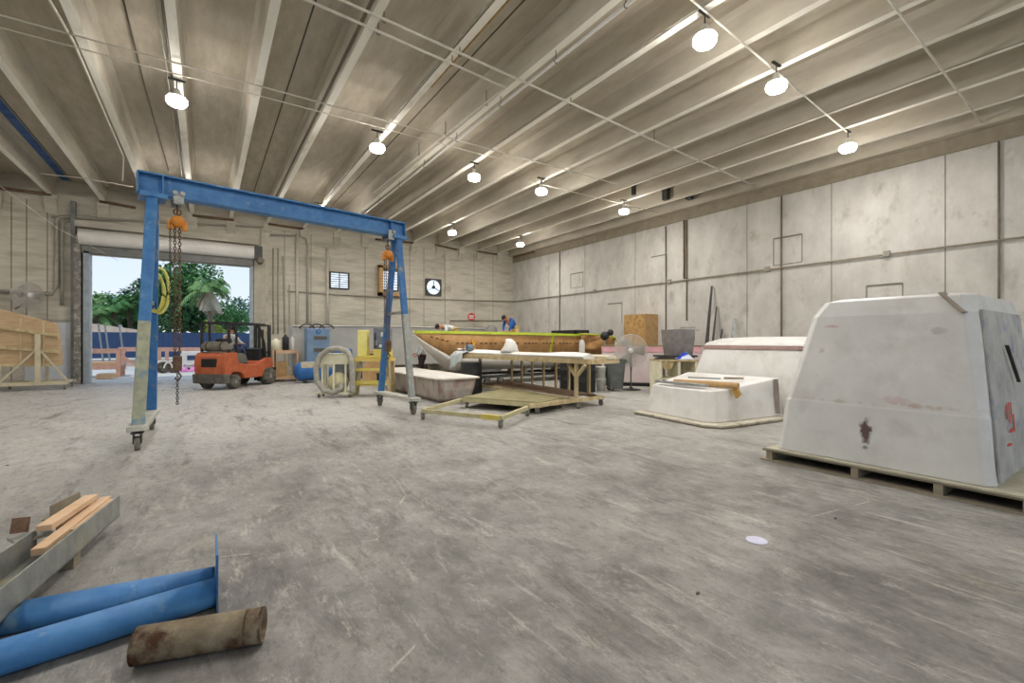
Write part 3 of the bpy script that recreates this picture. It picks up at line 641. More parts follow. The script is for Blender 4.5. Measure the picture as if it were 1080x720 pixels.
b = NB(); box(b, (-.36, .15, 1.17), (.02, .95, 1.2)); lathe(b, [(.02, .02), (.1, .04), (.155, .12), (.155, .92), (.1, 1.02), (.04, 1.04), (.04, 1.1)], (-.17, 0, 1.36), 20, 'Y'); ob('gas_cylinder', b, mat('dusty_gas_tank', '#6c665a', '#8a8374', 5, .6), fk, True)
b = NB()
for y in (.3, .8): tube(b, [(-.17+.165*math.cos(a), y, 1.36+.165*math.sin(a)) for a in [k*PI/8 for k in range(16)]], .014, 6, True)
ob('tank_strap', b, BLACK, fk)
for y in (.08, 1.04):
    b = NB(); tube(b, [(-.2, y, 1.17), (-.22, y, 1.9), (-.14, y, 2.1)], .045, 6); ob('guard_post', b, BLACK, fk)
    b = NB(); tube(b, [(.12, y, 1.0), (.1, y, 2.08)], .035, 6); ob('guard_post', b, BLACK, fk)
    b = NB(); tube(b, [(1.52, y, .95), (1.42, y, 1.5), (1.18, y, 2.0), (1.02, y, 2.12)], .042, 6); ob('guard_post', b, BLACK, fk)
b = NB()
box(b, (-.3, .04, 2.08), (1.45, .1, 2.14)); box(b, (-.3, 1.02, 2.08), (1.45, 1.08, 2.14)); box(b, (-.3, .04, 2.08), (-.22, 1.08, 2.14)); box(b, (1.38, .04, 2.08), (1.45, 1.08, 2.14))
for k in range(6): x = -.05+k*.26; box(b, (x, .1, 2.09), (x+.04, 1.02, 2.13))
ob('overhead_guard', b, BLACK, fk)
def fwheel(x, y, r, w_):
    b = NB(); lathe(b, [(r*.55, 0), (r*.9, .0), (r, .03), (r, w_-.03), (r*.9, w_), (r*.55, w_)], (x, y, r), 28, 'Y'); o = ob('wheel', b, RUBBER, fk, True)
    b = NB(); lathe(b, [(r*.2, -.005 if y < .5 else w_+.005), (r*.55, .02 if y < .5 else w_-.02), (r*.55, w_*.5)], (x, y, r), 20, 'Y'); h = ob('wheel_hub', b, mat('hub_grey', '#77736a', '#8c887d', 5, .7), fk); h.parent = o
fwheel(0, 0, .235, .2); fwheel(0, .92, .235, .2); fwheel(1.6, -.06, .3, .24); fwheel(1.6, .94, .3, .24)
b = NB()
for y in (.26, .8): box(b, (1.92, y-.04, .1), (2.0, y+.04, 2.12)); box(b, (2.01, y-.035+(.08 if y < .5 else -.08), .1), (2.08, y+.035+(.08 if y < .5 else -.08), 2.05))
for z in (.25, 1.1, 2.06): box(b, (1.92, .22, z), (2.0, .84, z+.06))
tube(b, [(1.97, .53, .2), (1.97, .53, 1.95)], .035); ob('mast', b, DSTEEL, fk)
b = NB(); box(b, (2.08, .1, .15), (2.12, .96, .22)); box(b, (2.08, .1, .5), (2.12, .96, .57))
for k in range(5): y = .12+k*.2; box(b, (2.09, y, .2), (2.115, y+.03, 1.2))
ob('load_backrest', b, DSTEEL, fk)
for y in (.22, .74):
    b = NB(); box(b, (2.12, y, .06), (2.16, y+.12, .55)); box(b, (2.12, y, .05), (3.05, y+.12, .09)); ob('fork', b, DSTEEL, fk)
SIT = dict(pel=(.4, 0, 1.32), wai=(.38, 0, 1.44), che=(.4, 0, 1.65), nek=(.43, 0, 1.8), hed=(.45, 0, 1.88), top=(.45, 0, 1.96), shl=(.4, .18, 1.7), ell=(.6, .23, 1.48), wrl=(.88, .14, 1.45), shr=(.4, -.18, 1.7), elr=(.6, -.23, 1.48), wrr=(.88, -.12, 1.45),
           hil=(.45, .1, 1.3), knl=(.86, .13, 1.26), anl=(.98, .13, .62), tol=(1.13, .13, .56), hir=(.45, -.1, 1.3), knr=(.86, -.13, 1.26), anr=(.98, -.13, .62), tor=(1.13, -.13, .56))
pm = Matrix.Translation((.81, 17.04, 0)) @ Matrix.Rotation(math.atan2(1.19, 1.06), 4, 'Z')
person('person in pale shirt and jeans sitting at the wheel of the orange forklift', pm @ V(0, .56, 0), math.atan2(1.19, 1.06), SIT, CLOTHG, JEANS, 1.0)

# ------------------------------------------------------------------ boat hull masked with brown paper
boat = thing('boat_hull', 'long boat hull masked in brown paper with lime tape along its edge', 'boat', (0, 14.5, 0))
def station(t):
    x = 5.75+8.1*t
    hb = 1.3*(min(1, (t/.45))**.62) if t < .45 else 1.3-.06*(t-.45)
    zg = 1.86-.1*t
    k = min(1, max(0, t-.0)/.16); zk = 1.8-1.28*(k**.8)-.08*t      # keel line climbing to the bow
    ch = hb*(.70+.12*t); zc = zk+(zg-zk)*.2
    zp = zk+(zg-zk)*(.30+.12*t); hp = ch+(hb-ch)*.16
    return x, hb, zg, hp, zp, ch, zc, zk
TS = [0.004, .03, .06, .1, .15, .2, .27, .35, .45, .6, .8, 1.0]
ST = [station(t) for t in TS]
for sgn in (1, -1):
    b = NB(); loft(b, [[(x, sgn*hb, zg), (x, sgn*(hb*.55+hp*.45), (zg+zp)/2), (x, sgn*hp, zp)] for x, hb, zg, hp, zp, ch, zc, zk in ST], False, False)
    ob('paper_masking', b, BROWNP, boat, True, solid=.02)
    b = NB(); loft(b, [[(x, sgn*hb, zg), (x, sgn*(hb+.02), zg+.02), (x, sgn*(hb+.015), zg-.065)] for x, hb, zg, hp, zp, ch, zc, zk in ST], False, False)
    ob('edge_tape', b, LIMET, boat, solid=.012)
b = NB(); loft(b, [[(x, -hp, zp), (x, -ch, zc), (x, -ch*.5, zc*.45+zk*.55), (x, 0, zk), (x, ch*.5, zc*.45+zk*.55), (x, ch, zc), (x, hp, zp)] for x, hb, zg, hp, zp, ch, zc, zk in ST], False, False)
ob('hull_bottom', b, HULLW, boat, True, solid=.03)
x, hb, zg, hp, zp, ch, zc, zk = ST[-1]
b = NB(); prism(b, [(-hb, zg), (-hp, zp), (-ch, zc), (0, zk), (ch, zc), (hp, zp), (hb, zg)], x-.04, x, 'X'); ob('transom', b, BROWNP, boat)
b = NB(); loft(b, [[(x, -hb*.98, zg-.02), (x, -hb*.86, zg-.0), (x, -hb*.85, zg-.1)] for x, hb, zg, *_ in ST], False, False); loft(b, [[(x, hb*.98, zg-.02), (x, hb*.86, zg-.0), (x, hb*.85, zg-.1)] for x, hb, zg, *_ in ST], False, False); ob('side_deck', b, GEL, boat, solid=.02)
b = NB(); loft(b, [[(x, -hb*.86, min(1.09+.0*x, 9)), (x, hb*.86, 1.09)] for x, hb, zg, hp, zp, ch, zc, zk in ST if x > 6.6], False, False); ob('cockpit_floor', b, GEL, boat, solid=.02)
b = NB()
for i in range(46):
    t = .06+i*.02; x, hb, zg, hp, zp, ch, zc, zk = station(t); k = .42
    y = -(hb*(1-k)+hp*k)-.035; z = zg*(1-k)+zp*k
    if i % 5 != 4: box(b, (x, y-.012, z-.02), (x+.1, y+.03, z+.02))
ob('masking_marks', b, mat('dark_marks', '#5a3d20'), boat)
for t in (.615,):
    x, hb, zg, hp, zp, *_ = station(t); b = NB(); bar(b, (x, -hb-.03, zg), (x, -hp-.03, zp), .1, .012); ob('vertical_tape', b, LIMET, boat)
b = NB(); bar(b, (7.5, -.95, 1.6), (7.62, -.92, 1.2), .07, .02); bar(b, (7.62, -.95, 1.5), (7.5, -.95, 1.3), .05, .02); ob('orange_tape', b, mat('orange_tape', '#d39a2a', '#e0ab3e'), boat)
x, hb, zg, hp, zp, *_ = station(.93)
b = NB(); sheet(b, 8, 6, lambda i, j: V(12.0+i*1.95, -1.37-.08*math.sin(j*5+i*9), 1.82-.62*j-.12*i*i+.03*math.sin(i*12))); ob('hanging_paper', b, BROWNP, boat, True, solid=.015)
b = NB(); tube(b, [(11.9, -1.42, 1.8), (13.2, -1.42, 1.78), (13.9, -1.42, 1.66), (14.0, -1.42, 1.45)], .035, 6); ob('lime_edge', b, LIMET, boat)
bs = thing('boat_cradle', 'low dark steel cradle on wheels under the boat hull', 'cradle', (0, 14.5, 0))
b = NB()
for y in (-.75, .75): bar(b, (7.4, y, .28), (13.6, y, .28), .09, .1)
for x in (7.6, 9.6, 11.6, 13.4): bar(b, (x, -.8, .3), (x, .8, .3), .08, .08)
ob('frame', b, DSTEEL, bs)
for x in (8.2, 8.75, 12.6):
    for y in (-.75, .75):
        b = NB(); lathe(b, [(.06, -.06), (.13, -.05), (.13, .05), (.06, .06)], (x, y, .13), 18, 'Y'); ob('wheel', b, RUBBER, bs, True)
for x in (8.0, 10, 12.2):
    for y in (-.55, .55): b = NB(); bar(b, (x, y, .33), (x, y*.9, .62), .12, .12); ob('support_post', b, OLDWOOD, bs)

TZ = 1.13
# things standing on or by the boat
p = WYZ(617, 355, 13.0)
b = NB(); lathe(b, [(.12, 0), (.12, .5), (.1, .62), (.06, .7), (.0, .72)], (0, 0, 0), 16)
for v in b.verts: v.co = Vector((v.co.x*.6+7.93, v.co.y*.6+8.6, v.co.z*.62+TZ)); 
tag(ob('plastic_roll', b, mat('frosted_plastic', '#bfc0ba', '#d1d2cd', 5, .4), smooth=True), 'upright frosted white plastic roll at the right end of the worktable', 'roll')

# ------------------------------------------------------------------ long white mold behind
b = NB(); rings = []
for i in range(13):
    t = i/12; x = 2.8+8.3*t; top = 2.13+.03*math.sin(t*PI); w_ = .95*(1-.55*(1-t)**3)
    rings.append([(x, 19.9-w_, .5), (x, 19.9-w_-.05, 1.2), (x, 19.9-w_-.1, top-.06), (x, 19.9-w_-.18, top-.04), (x, 19.9-w_-.18, top), (x, 19.9-w_*.8, top+.02), (x, 19.9+w_*.8, top+.02), (x, 19.9+w_+.18, top), (x, 19.9+w_+.05, 1.2), (x, 19.9+w_, .5)])
lm = thing('hull_mold', 'long pale grey hull mold with a flanged top along the back wall', 'mold')
loft(b, rings); ob('shell', b, mat('grey_mold', '#a9a8a3', '#b8b7b2', 1.5, .5), lm, bev=.02)
b = NB()
for x in (3.6, 6, 8.4, 10.6):
    for y in (19.3, 20.5): bar(b, (x, y, 0), (x, y, .55), .1, .1)
    bar(b, (x, 19.2, .3), (x, 20.6, .3), .08, .08)
ob('stand', b, OLDWOOD, lm)

# ------------------------------------------------------------------ worktable with Y-braced legs
wt = thing('worktable', 'big wooden worktable on Y-braced legs carrying white boat parts', 'table')
TZ = 1.13
tp = [V(7.0, 7.3, TZ), V(7.92, 7.35, TZ), V(8.38, 12.5, TZ), V(6.45, 12.95, TZ)]
b = NB(); prism(b, [(q.x, q.y) for q in tp], TZ-.03, TZ, 'Z'); ob('tabletop', b, WOOD, wt)
b = NB()
for a, c in ((0, 1), (1, 2), (2, 3), (3, 0)): bar(b, tp[a]-V(0, 0, .065), tp[c]-V(0, 0, .065), .045, .075)
for k in range(1, 8): f = k/8; bar(b, tp[0].lerp(tp[3], f)-V(0, 0, .08), tp[1].lerp(tp[2], f)-V(0, 0, .065), .04, .07)
ob('top_frame', b, WOOD, wt)
def yleg(x, y, dx, dy):
    b = NB(); bar(b, (x, y, .16), (x, y, TZ-.1), .075, .075)
    for s_ in (-1, 1): bar(b, (x, y, .72), (x+dx*s_, y+dy*s_, TZ-.12), .06, .07)
    ob('leg', b, WOOD, wt, bev=.006)
yleg(7.0, 7.78, .1, .4); yleg(6.85, 11.9, .16, .3)
b = NB(); bar(b, (7.88, 8.3, .2), (7.88, 8.3, TZ-.1), .05, .08); ob('leg', b, WOOD, wt)
for k in range(6):
    b = NB(); y = 9.3+k*.55; bar(b, (8.1, y, .2), (8.1, y, TZ-.1), .05, .06); ob('leg', b, WOOD, wt)
b = NB(); bar(b, (7.85, 7.8, .2), (8.15, 12.1, .2), .06, .07); bar(b, (7.0, 7.7, .2), (6.85, 12.0, .2), .06, .07); bar(b, (5.5, 7.55, .2), (7.9, 7.82, .2), .06, .08); bar(b, (6.85, 11.9, .2), (8.15, 11.95, .2), .06, .07); ob('base_frame', b, WOOD, wt)
def caster(x, y, par, z=.0, r=.06, M_=None):
    b = NB(); box(b, (x-.045, y-.045, z+2*r+.01), (x+.045, y+.045, z+2*r+.025)); box(b, (x-.035, y-.03, z+r*.8), (x-.025, y+.03, z+2*r+.02)); box(b, (x+.025, y-.03, z+r*.8), (x+.035, y+.03, z+2*r+.02)); c = ob('caster', b, STEEL, par)
    b = NB(); lathe(b, [(r*.6, -.022), (r, -.018), (r, .018), (r*.6, .022)], (x, y, z+r), 18, 'X'); o = ob('wheel', b, CASTW, par, True); o.parent = c
for x, y in ((7.0, 7.72), (7.85, 7.85), (8.12, 12.0), (6.87, 11.9)): caster(x, y, wt)
b = NB(); prism(b, [(7.05, 8.0), (7.8, 8.0), (8.1, 11.9), (6.9, 11.9)], .245, .265, 'Z'); ob('lower_shelf', b, mat('reddish_shelf', '#6d5743', '#80684f', 3, .8), wt)

# low platform + open frame trolley in front
pf = thing('platform_trolley', 'low wide trolley topped with greenish plywood in front of the worktable', 'trolley')
pc = [F(488, 419, .24), F(569, 425, .24), F(608, 417.5, .24), F(540, 410.5, .24)]
pc[2] = V(6.85, 8.0, .24); pc[3] = V(6.85, 10.5, .24)
b = NB(); prism(b, [(q.x, q.y) for q in pc], .235, .255, 'Z'); ob('platform', b, PLY, pf)
b = NB()
for a, c in ((0, 1), (1, 2), (2, 3), (3, 0)): bar(b, pc[a]-V(0, 0, .05), pc[c]-V(0, 0, .05), .05, .09)
ob('frame', b, mat('yellowish_rail', '#aaa27a', '#c0b891', 6, .7), pf)
for a in range(4):
    q = pc[a].lerp((pc[0]+pc[2])/2, .08); caster(q.x, q.y, pf)
ft = thing('frame_trolley', 'open low wooden frame on small casters in front of the gantry foot', 'trolley')
qa = [F(446, 433, .17), F(528, 441, .17), F(556, 430, .17), F(489, 421, .17)]
for k, (a, c) in enumerate(((0, 1), (1, 2), (3, 0))):
    b = NB(); bar(b, qa[a], qa[c], .07, .08); ob('rail', b, MATS['yellowish_rail'], ft, bev=.006)
q0 = qa[0].lerp(qa[1], .78); b = NB(); bar(b, q0+V(0, 0, .005), qa[1]+V(0, 0, .005), .078, .088); ob('yellow_end', b, YELP, ft)
for q in (qa[0], qa[1], qa[2]): caster(q.x, q.y, ft)

# parts lying on the worktable
b = NB()
rings = []
for i in range(11):
    t = i/10; y = 12.75-5.2*t; x0 = 6.6+.42*t; wd = .12+.5*min(1, t*3)*(1 if t < .75 else 1-.6*(t-.75)/.25)
    rings.append([(x0, y, TZ+.002), (x0+wd, y, TZ+.002), (x0+wd+.02, y, TZ+.06), (x0+wd*.6, y, TZ+.11+.04*math.sin(t*9)), (x0+.1, y, TZ+.1), (x0-.04, y, TZ+.06)])
loft(b, rings); tag(ob('boat_part', b, GEL, smooth=False, bev=.01), 'long flat white fibreglass part along the worktable near edge', 'boat part')
b = NB(); rings = []
for i in range(9):
    t = i/8; y = 12.6-5.3*t
    x0 = 7.5; rings.append([(x0, y, TZ+.002), (x0+.28, y, TZ+.002), (x0+.29, y, TZ+.06), (x0+.15, y, TZ+.09), (x0-.01, y, TZ+.06)])
loft(b, rings); tag(ob('boat_part', b, mat('cream_gelcoat', '#c9bfa8', '#d6cdb8', 3, .6)), 'long cream plank-like part along the worktable far edge', 'boat part')
# hollow cone-shaped console piece with openings
cp = F(528, 371, TZ+.1); cp = V(6.98, 10.5, TZ+.115)
ck = thing('console_part', 'white cone-shaped console part with openings standing on the worktable', 'boat part', cp)
b = NB(); loft(b, [[(.22*math.cos(a)*k1, .32*math.sin(a)*k1+sh, z*.78) for a in [j*2*PI/16 for j in range(16)]] for k1, sh, z in ((1, 0, 0), (.85, -.02, .08), (.68, -.06, .2), (.5, -.04, .34), (.34, .02, .42), (.18, .06, .44))], False)
ob('shell', b, WHITE, ck, True, solid=.02)
for a in (2.9, -2.6, -2.0): 
    b = NB(); c0 = V(.11*math.cos(a)*.95, .16*math.sin(a)*.95-.03, .25); bmesh.ops.create_uvsphere(b, u_segments=12, v_segments=8, radius=.04, matrix=Matrix.Translation(c0) @ Matrix.Diagonal((.5, 1.1, .6, 1))); ob('opening', b, BLACK, ck, True)
b = NB(); N = 18
lathe(b, [(.03, -.1), (.1, -.1), (.1, .1), (.03, .1)], (6.72, 12.3, TZ+.2), 18, 'X'); tag(ob('tape_roll', b, mat('bluegrey_roll', '#4f5c68', '#7a8894', 6, .5), smooth=False), 'dark blue-grey roll lying on the worktable left part', 'roll')
b = NB(); lathe(b, [(.0, -.16), (.09, -.14), (.1, .1), (.04, .16)], (6.85, 12.6, TZ+.19), 16, 'Y'); tag(ob('cloth_bundle', b, CREAM, smooth=True), 'small cream bundle beside the blue-grey roll on the worktable', 'cloth')
b = NB(); sheet(b, 10, 10, lambda i, j: V(6.42-.03*j-.04*math.sin(i*7), 12.2+.75*i, TZ+.08-.55*j*(.5+.5*i)) if j > .15 else V(6.42+.4*(.15-j)/.15, 12.2+.75*i, TZ+.09)); tag(ob('draped_sheet', b, mat('stained_sheet', '#a9b6b5', '#c7cfcb', 6, .8, c3='#b2686b', s3=4, lo3=.58, hi3=.66), smooth=True, solid=.01), 'stained pale sheet draped over the left end of the worktable', 'sheet')
b = NB()
for k in range(6): box(b, (-.12, -.16, -.02), (.12, .16, .02), Matrix.Translation((6.65+.1*(k % 3), 12.72+.08*(k//3), TZ+.13+.02*(k % 2))) @ Matrix.Rotation(k*1.1, 4, 'Z') @ Matrix.Rotation(.2*(k % 3-1), 4, 'X'))
tag(ob('red_rag', b, mat('red_white_rag', '#c9b7b0', '#dfd8d2', 8, .9, c3='#b0444a', s3=6, lo3=.5, hi3=.6), smooth=True, sub=1), 'red and white rags heaped at the worktable left corner', 'rags')

# ------------------------------------------------------------------ fibreglass tub
tb = thing('fibreglass_tub', 'long low tub stained rusty red with a pale rim', 'tub', (5.2, 12.4, 0))
hw, hl = .53, 2.35
b = NB(); loft(b, [rrect(-hw*k, hw*k, -hl*l, hl*l, z, .12) for k, l, z in ((.72, .9, .04), (.84, .95, .12), (.93, .985, .35), (1, 1, .62))], False); b.faces.new([v for v in b.verts][:8][::-1]); ob('shell', b, REDTUB, tb, solid=.02)
b = NB(); o8 = rrect(-hw-.08, hw+.08, -hl-.08, hl+.08, .63, .14); i8 = rrect(-hw*.9, hw*.9, -hl*.97, hl*.97, .66, .12); loft(b, [[(x, y, .60) for x, y, z in o8], o8, i8], True); ob('top_panel', b, mat('pale_rim', '#c4beb4', '#d2cdc4', 4, .6), tb)
b = NB(); bar(b, (-.35, -1.9, .06), (.35, -1.9, .06), .12, .09); bar(b, (-.35, 1.6, .06), (.35, 1.6, .06), .12, .09); ob('skid', b, BLACK, tb)

# ------------------------------------------------------------------ drums, bins, buckets
def drum(label, loc, r=.29, h=.88, m=BLACK):
    t = thing('drum', label, 'drum', loc)
    pr = [(r*.97, 0), (r, .02), (r, .28*h), (r*1.03, .3*h), (r*1.03, .33*h), (r, .35*h), (r, .62*h), (r*1.03, .64*h), (r*1.03, .67*h), (r, .69*h), (r, h-.02), (r*1.02, h)]
    b = NB(); lathe(b, pr, n=28); ob('barrel', b, m, t, True)
    b = NB(); lathe(b, [(r*.97, h), (r*.97, h+.012), (.0, h+.012)], n=28, cap=False); ob('lid', b, m, t)
    return t
drum('black ribbed drum standing between the tub and the worktable', (6.3, 11.45, 0), .3, .93)
drum('black drum standing under the right end of the worktable', (9.6, 10.25, 0), .3, .98)
drum('black drum standing behind another one beside the white buckets', (9.55, 10.95, 0), .3, .95)
def bucket(label, x, y, z=0):
    t = thing('bucket', label, 'bucket', (x, y, z))
    b = NB(); lathe(b, [(.13, 0), (.155, .34), (.165, .345), (.165, .37), (.15, .37)], n=22); ob('pail', b, WHITE, t, True)
    b = NB(); tube(b, [(.16*math.cos(a), -.05*math.sin(a)-.1, .33-.12*math.sin(a)) for a in [k*PI/8 for k in range(9)]], .005, 5); ob('handle', b, STEEL, t)
bucket('white plastic bucket on the floor, lower of the two stacked', 10.15, 10.15, 0); bucket('white plastic bucket stacked on the lower one by the grey bin', 10.15, 10.15, .375)
wb_ = thing('wheelie_bin', 'grey wheeled bin standing left of the pedestal fan', 'bin', (10.55, 9.95, 0), -.55)
b = NB(); loft(b, [rrect(-.2, .2, -.22, .22, .06, .05), rrect(-.27, .27, -.28, .28, .88, .06), rrect(-.3, .3, -.31, .31, .89, .06), rrect(-.3, .3, -.31, .31, .93, .06)]); 
ob('body', b, GREYB, wb_)
b = NB()
for k in range(5): bar(b, (-.21-.001+0, -.16+.08*k, .12), (-.275, -.2+.1*k, .84), .02, .02)
ob('rib', b, GREYB, wb_)
b = NB(); box(b, (-.29, -.3, .93), (.3, .3, .97), bev=.015); ob('lid', b, mat('bin_lid', '#3c403f', '#4b4f4d'), wb_)
for y in (-.2, .2): b = NB(); lathe(b, [(.03, -.03), (.07, -.025), (.07, .025), (.03, .03)], (-.15, y, .07), 14, 'Y'); ob('wheel', b, RUBBER, wb_, True)

# ------------------------------------------------------------------ pedestal fan and wall fan
def fan(label, loc, rz, R, H, name, stand=True, tilt=0):
    t = thing(name, label, 'fan', loc, rz)
    b = NB(); N = 40
    for x, rr in ((-.06, R), (.06, R), (0, R*1.01)): tube(b, [(x, rr*math.cos(2*PI*k/N), H+rr*math.sin(2*PI*k/N)) for k in range(N)], .008, 5, True)
    for rr in (.92, .84, .76, .68, .6, .5, .4, .3, .2):
        x = .06+.09*(1-rr); tube(b, [(x, R*rr*math.cos(2*PI*k/N), H+R*rr*math.sin(2*PI*k/N)) for k in range(N)], .005, 4, True)
    for k in range(60):
        a = 2*PI*k/60
        for s_ in (-1, 1): tube(b, [(s_*.06, R*math.cos(a), H+R*math.sin(a)), (s_*.12, R*.55*math.cos(a), H+R*.55*math.sin(a)), (s_*.15, R*.15*math.cos(a), H+R*.15*math.sin(a))], .0042, 4, cap=False)
    ob('grille', b, FANM, t)
    b = NB(); lathe(b, [(.0, .16), (.07, .155), (.09, .13)], (0, 0, H), 18, 'X', cap=False); ob('hub_cap', b, WHITE, t, True)
    b = NB(); lathe(b, [(.05, -.05), (.1, -.08), (.11, -.28), (.06, -.32)], (0, 0, H), 18, 'X'); ob('motor', b, DSTEEL, t, True)
    for k in range(3):
        a0 = 2*PI*k/3; b = NB()
        sheet(b, 6, 4, lambda i, j: V(-.03+.06*(j-.5), (.08+i*(R*.85-.08))*math.cos(a0+(j-.5)*(.9-.1*i)), H+(.08+i*(R*.85-.08))*math.sin(a0+(j-.5)*(.9-.1*i)))); ob('blade', b, mat('fan_blade', '#a19c94', '#b3aea5', 5, .5), t, True, solid=.004)
    if stand:
        b = NB(); tube(b, [(-.12, 0, .04), (-.12, 0, H-.05)], .025, 10); tube(b, [(-.12, 0, H*.5), (-.12, 0, H-.15)], .033, 10); ob('pole', b, STEEL, t, True)
        b = NB(); lathe(b, [(.3, 0), (.3, .02), (.08, .05), (.03, .1)], (-.12, 0, 0), 24); ob('base', b, DSTEEL, t, True)
    else:
        b = NB(); tube(b, [(-.2, 0, H), (-.2, 0, H-.3), (-.55, 0, H-.45)], .03, 8); ob('bracket', b, STEEL, t, True)
    return t
fan('round grey pedestal fan with wire grille beside the grey bin', (11.05, 9.75, 0), PI+math.atan2(9.4, 11.0), .5, 1.24, 'pedestal_fan')
pw = WYZ(29, 311, 21.75); fan('round wall fan mounted above the wooden mold at far left', (pw.x, 21.75, pw.z), -PI/2+.75, .42, 0, 'wall_fan', False)

# ------------------------------------------------------------------ pink-topped block, bench clutter, cabinet, crate behind
pk = thing('foam_mold', 'long block with pink top band and pale sides near the right wall', 'mold', (12.55, 9.85, 0), math.atan2(-1.63, 1.3))
b = NB(); box(b, (-1.9, -.0, .12), (1.3, 1.0, 1.15), bev=.03); ob('side_shell', b, PINKW, pk)
b = NB(); box(b, (-1.9, -.02, 1.15), (1.3, 1.0, 1.36), bev=.02); ob('pink_band', b, PINK, pk)
b = NB(); box(b, (-1.92, -.04, 1.36), (1.32, 1.02, 1.39)); ob('top_board', b, PLY, pk)
b = NB(); box(b, (-1.8, .06, 0), (1.2, .9, .12)); ob('base', b, BLACK, pk)
cb = thing('storage_cabinet', 'tall osb-faced cabinet with tan side standing against the right wall', 'cabinet', (14.7, 12.45, 0))
b = NB(); box(b, (-.36, -.55, 0), (.38, .55, 2.6)); ob('carcass', b, CARD, cb)
b = NB(); box(b, (-.385, -.55, .02), (-.36, .55, 2.6)); ob('front_board', b, OSB, cb)
bc = thing('workbench', 'cluttered wooden bench with open shelves left of the white molds', 'bench', (10.8, 8.05, 0), -.5)
b = NB(); box(b, (-.5, -.35, .98), (.6, .4, 1.03)); ob('bench_top', b, WOOD, bc)
b = NB()
for x in (-.46, .05, .54): box(b, (x-.03, -.33, 0), (x+.03, .36, .98))
box(b, (-.5, -.33, .5), (.56, .36, .53)); ob('bench_frame', b, CREAM, bc)
b = NB(); prism(b, [(-.45, .95), (-.1, .95), (-.18, .78), (-.38, .78)], -.36, -.33, 'Y'); ob('shelf_skirt', b, WOOD, bc)
def local(o, p): return o.matrix_basis @ Vector(p) if False else Matrix.Translation(o.location) @ o.rotation_euler.to_matrix().to_4x4() @ Vector(p)
b = NB(); 
for k, (w_, h_) in enumerate(((.5, .03), (.45, .025), (.38, .03), (.3, .03))): box(b, (-w_/2+.02*k, -.15, .03*k), (w_/2, .15+.01*k, .03*k+.024))
o = tag(ob('board_stack', b, DSTEEL), 'small stack of dark boards on the bench left end', 'boards'); o.location = local(bc, (-.22, 0, 1.03)); o.rotation_euler.z = -.5
b = NB(); sheet(b, 10, 10, lambda i, j: V(-.25+.5*i, -.18+.36*j, .02+.16*math.sin(PI*i)*math.sin(PI*j)*(1+.3*math.sin(9*i+5*j)))); o = tag(ob('plastic_bag', b, mat('blue_white_bag', '#1e3fb0', '#2a50c8', 3, .5, c3='#d5dae6', s3=2.2, lo3=.48, hi3=.52), smooth=True, solid=.006), 'crumpled blue and white bag on the bench', 'bag'); o.location = local(bc, (.3, -.12, 1.03)); o.rotation_euler.z = -.5
gb = thing('plastic_tub', 'crumpled grey plastic tub with loose metal lid, raised behind the bench', 'tub', (11.35, 8.25, 0), -.4)
b = NB(); loft(b, [rrect(-.32, .32, -.26, .26, 1.14, .05), rrect(-.36, .36, -.3, .3, 1.6, .04), rrect(-.38, .35, -.31, .3, 1.86, .04)], False); b.faces.new([v for v in b.verts][:8][::-1]); ob('body', b, mat('dusty_grey_tub', '#6b6663', '#86807c', 4, .6, bump=.4), gb, solid=.02)
b = NB(); box(b, (-.1, -.3, 1.86), (.38, .26, 1.88), Matrix.Rotation(.06, 4, 'Y')); box(b, (-.1, -.3, 1.9), (.38, -.26, 1.93)); ob('lid', b, STEEL, gb)
b = NB(); box(b, (-.6, -.35, 1.08), (.4, .35, 1.13)); ob('base_board', b, DSTEEL, gb)
b = NB()
for x in (-.3, .3):
    for y in (-.28, .28): box(b, (x-.03, y-.03, 0), (x+.03, y+.03, 1.08))
ob('stand', b, OLDWOOD, gb)
bk = thing('black_crate', 'black open crate seen above the boat stern by the right wall', 'crate', (14.0, 16.0, 0))
b = NB(); box(b, (-.4, -.8, 0), (.4, .8, 1.5)); ob('plinth', b, OLDWOOD, bk)
b = NB(); box(b, (-.42, -.85, 1.5), (-.38, .85, 2.02)); box(b, (-.42, -.85, 1.5), (.4, -.8, 2.02)); box(b, (-.42, .8, 1.5), (.4, .85, 2.02)); box(b, (.36, -.85, 1.5), (.4, .85, 2.02)); 
for k in range(5): box(b, (-.44, -.7+k*.33, 1.55), (-.42, -.5+k*.33, 1.95))
ob('crate_body', b, BLACK, bk)
bl_ = thing('blower', 'small dark machine with two round lobes above the pedestal fan', 'machine', (12.3, 12.1, 0))
b = NB(); bmesh.ops.create_uvsphere(b, u_segments=14, v_segments=10, radius=.17, matrix=Matrix.Translation((0, 0, 1.72))); bmesh.ops.create_uvsphere(b, u_segments=14, v_segments=10, radius=.12, matrix=Matrix.Translation((.16, -.12, 1.85))); ob('head', b, BLACK, bl_, True)
b = NB(); tube(b, [(0, 0, .05), (0, 0, 1.6)], .03); ob('pole', b, STEEL, bl_)
b = NB(); lathe(b, [(.25, 0), (.25, .04), (.05, .08)], n=18); ob('base', b, DSTEEL, bl_)
cm = thing('covered_machine', 'dark grey bell-shaped hood standing behind the boat below the red sign', 'machine', (11.3, 18.6, 0))
b = NB(); lathe(b, [(.5, 0), (.48, 1.3), (.4, 1.8), (.25, 2.15), (.1, 2.3), (.0, 2.32)], n=20, cap=False); ob('hood', b, mat('grey_tarp', '#6d6c66', '#7f7d76', 3, .8, bump=.4), cm, True)
b = NB(); lathe(b, [(.55, 0), (.55, .05)], n=20); ob('base', b, DSTEEL, cm)
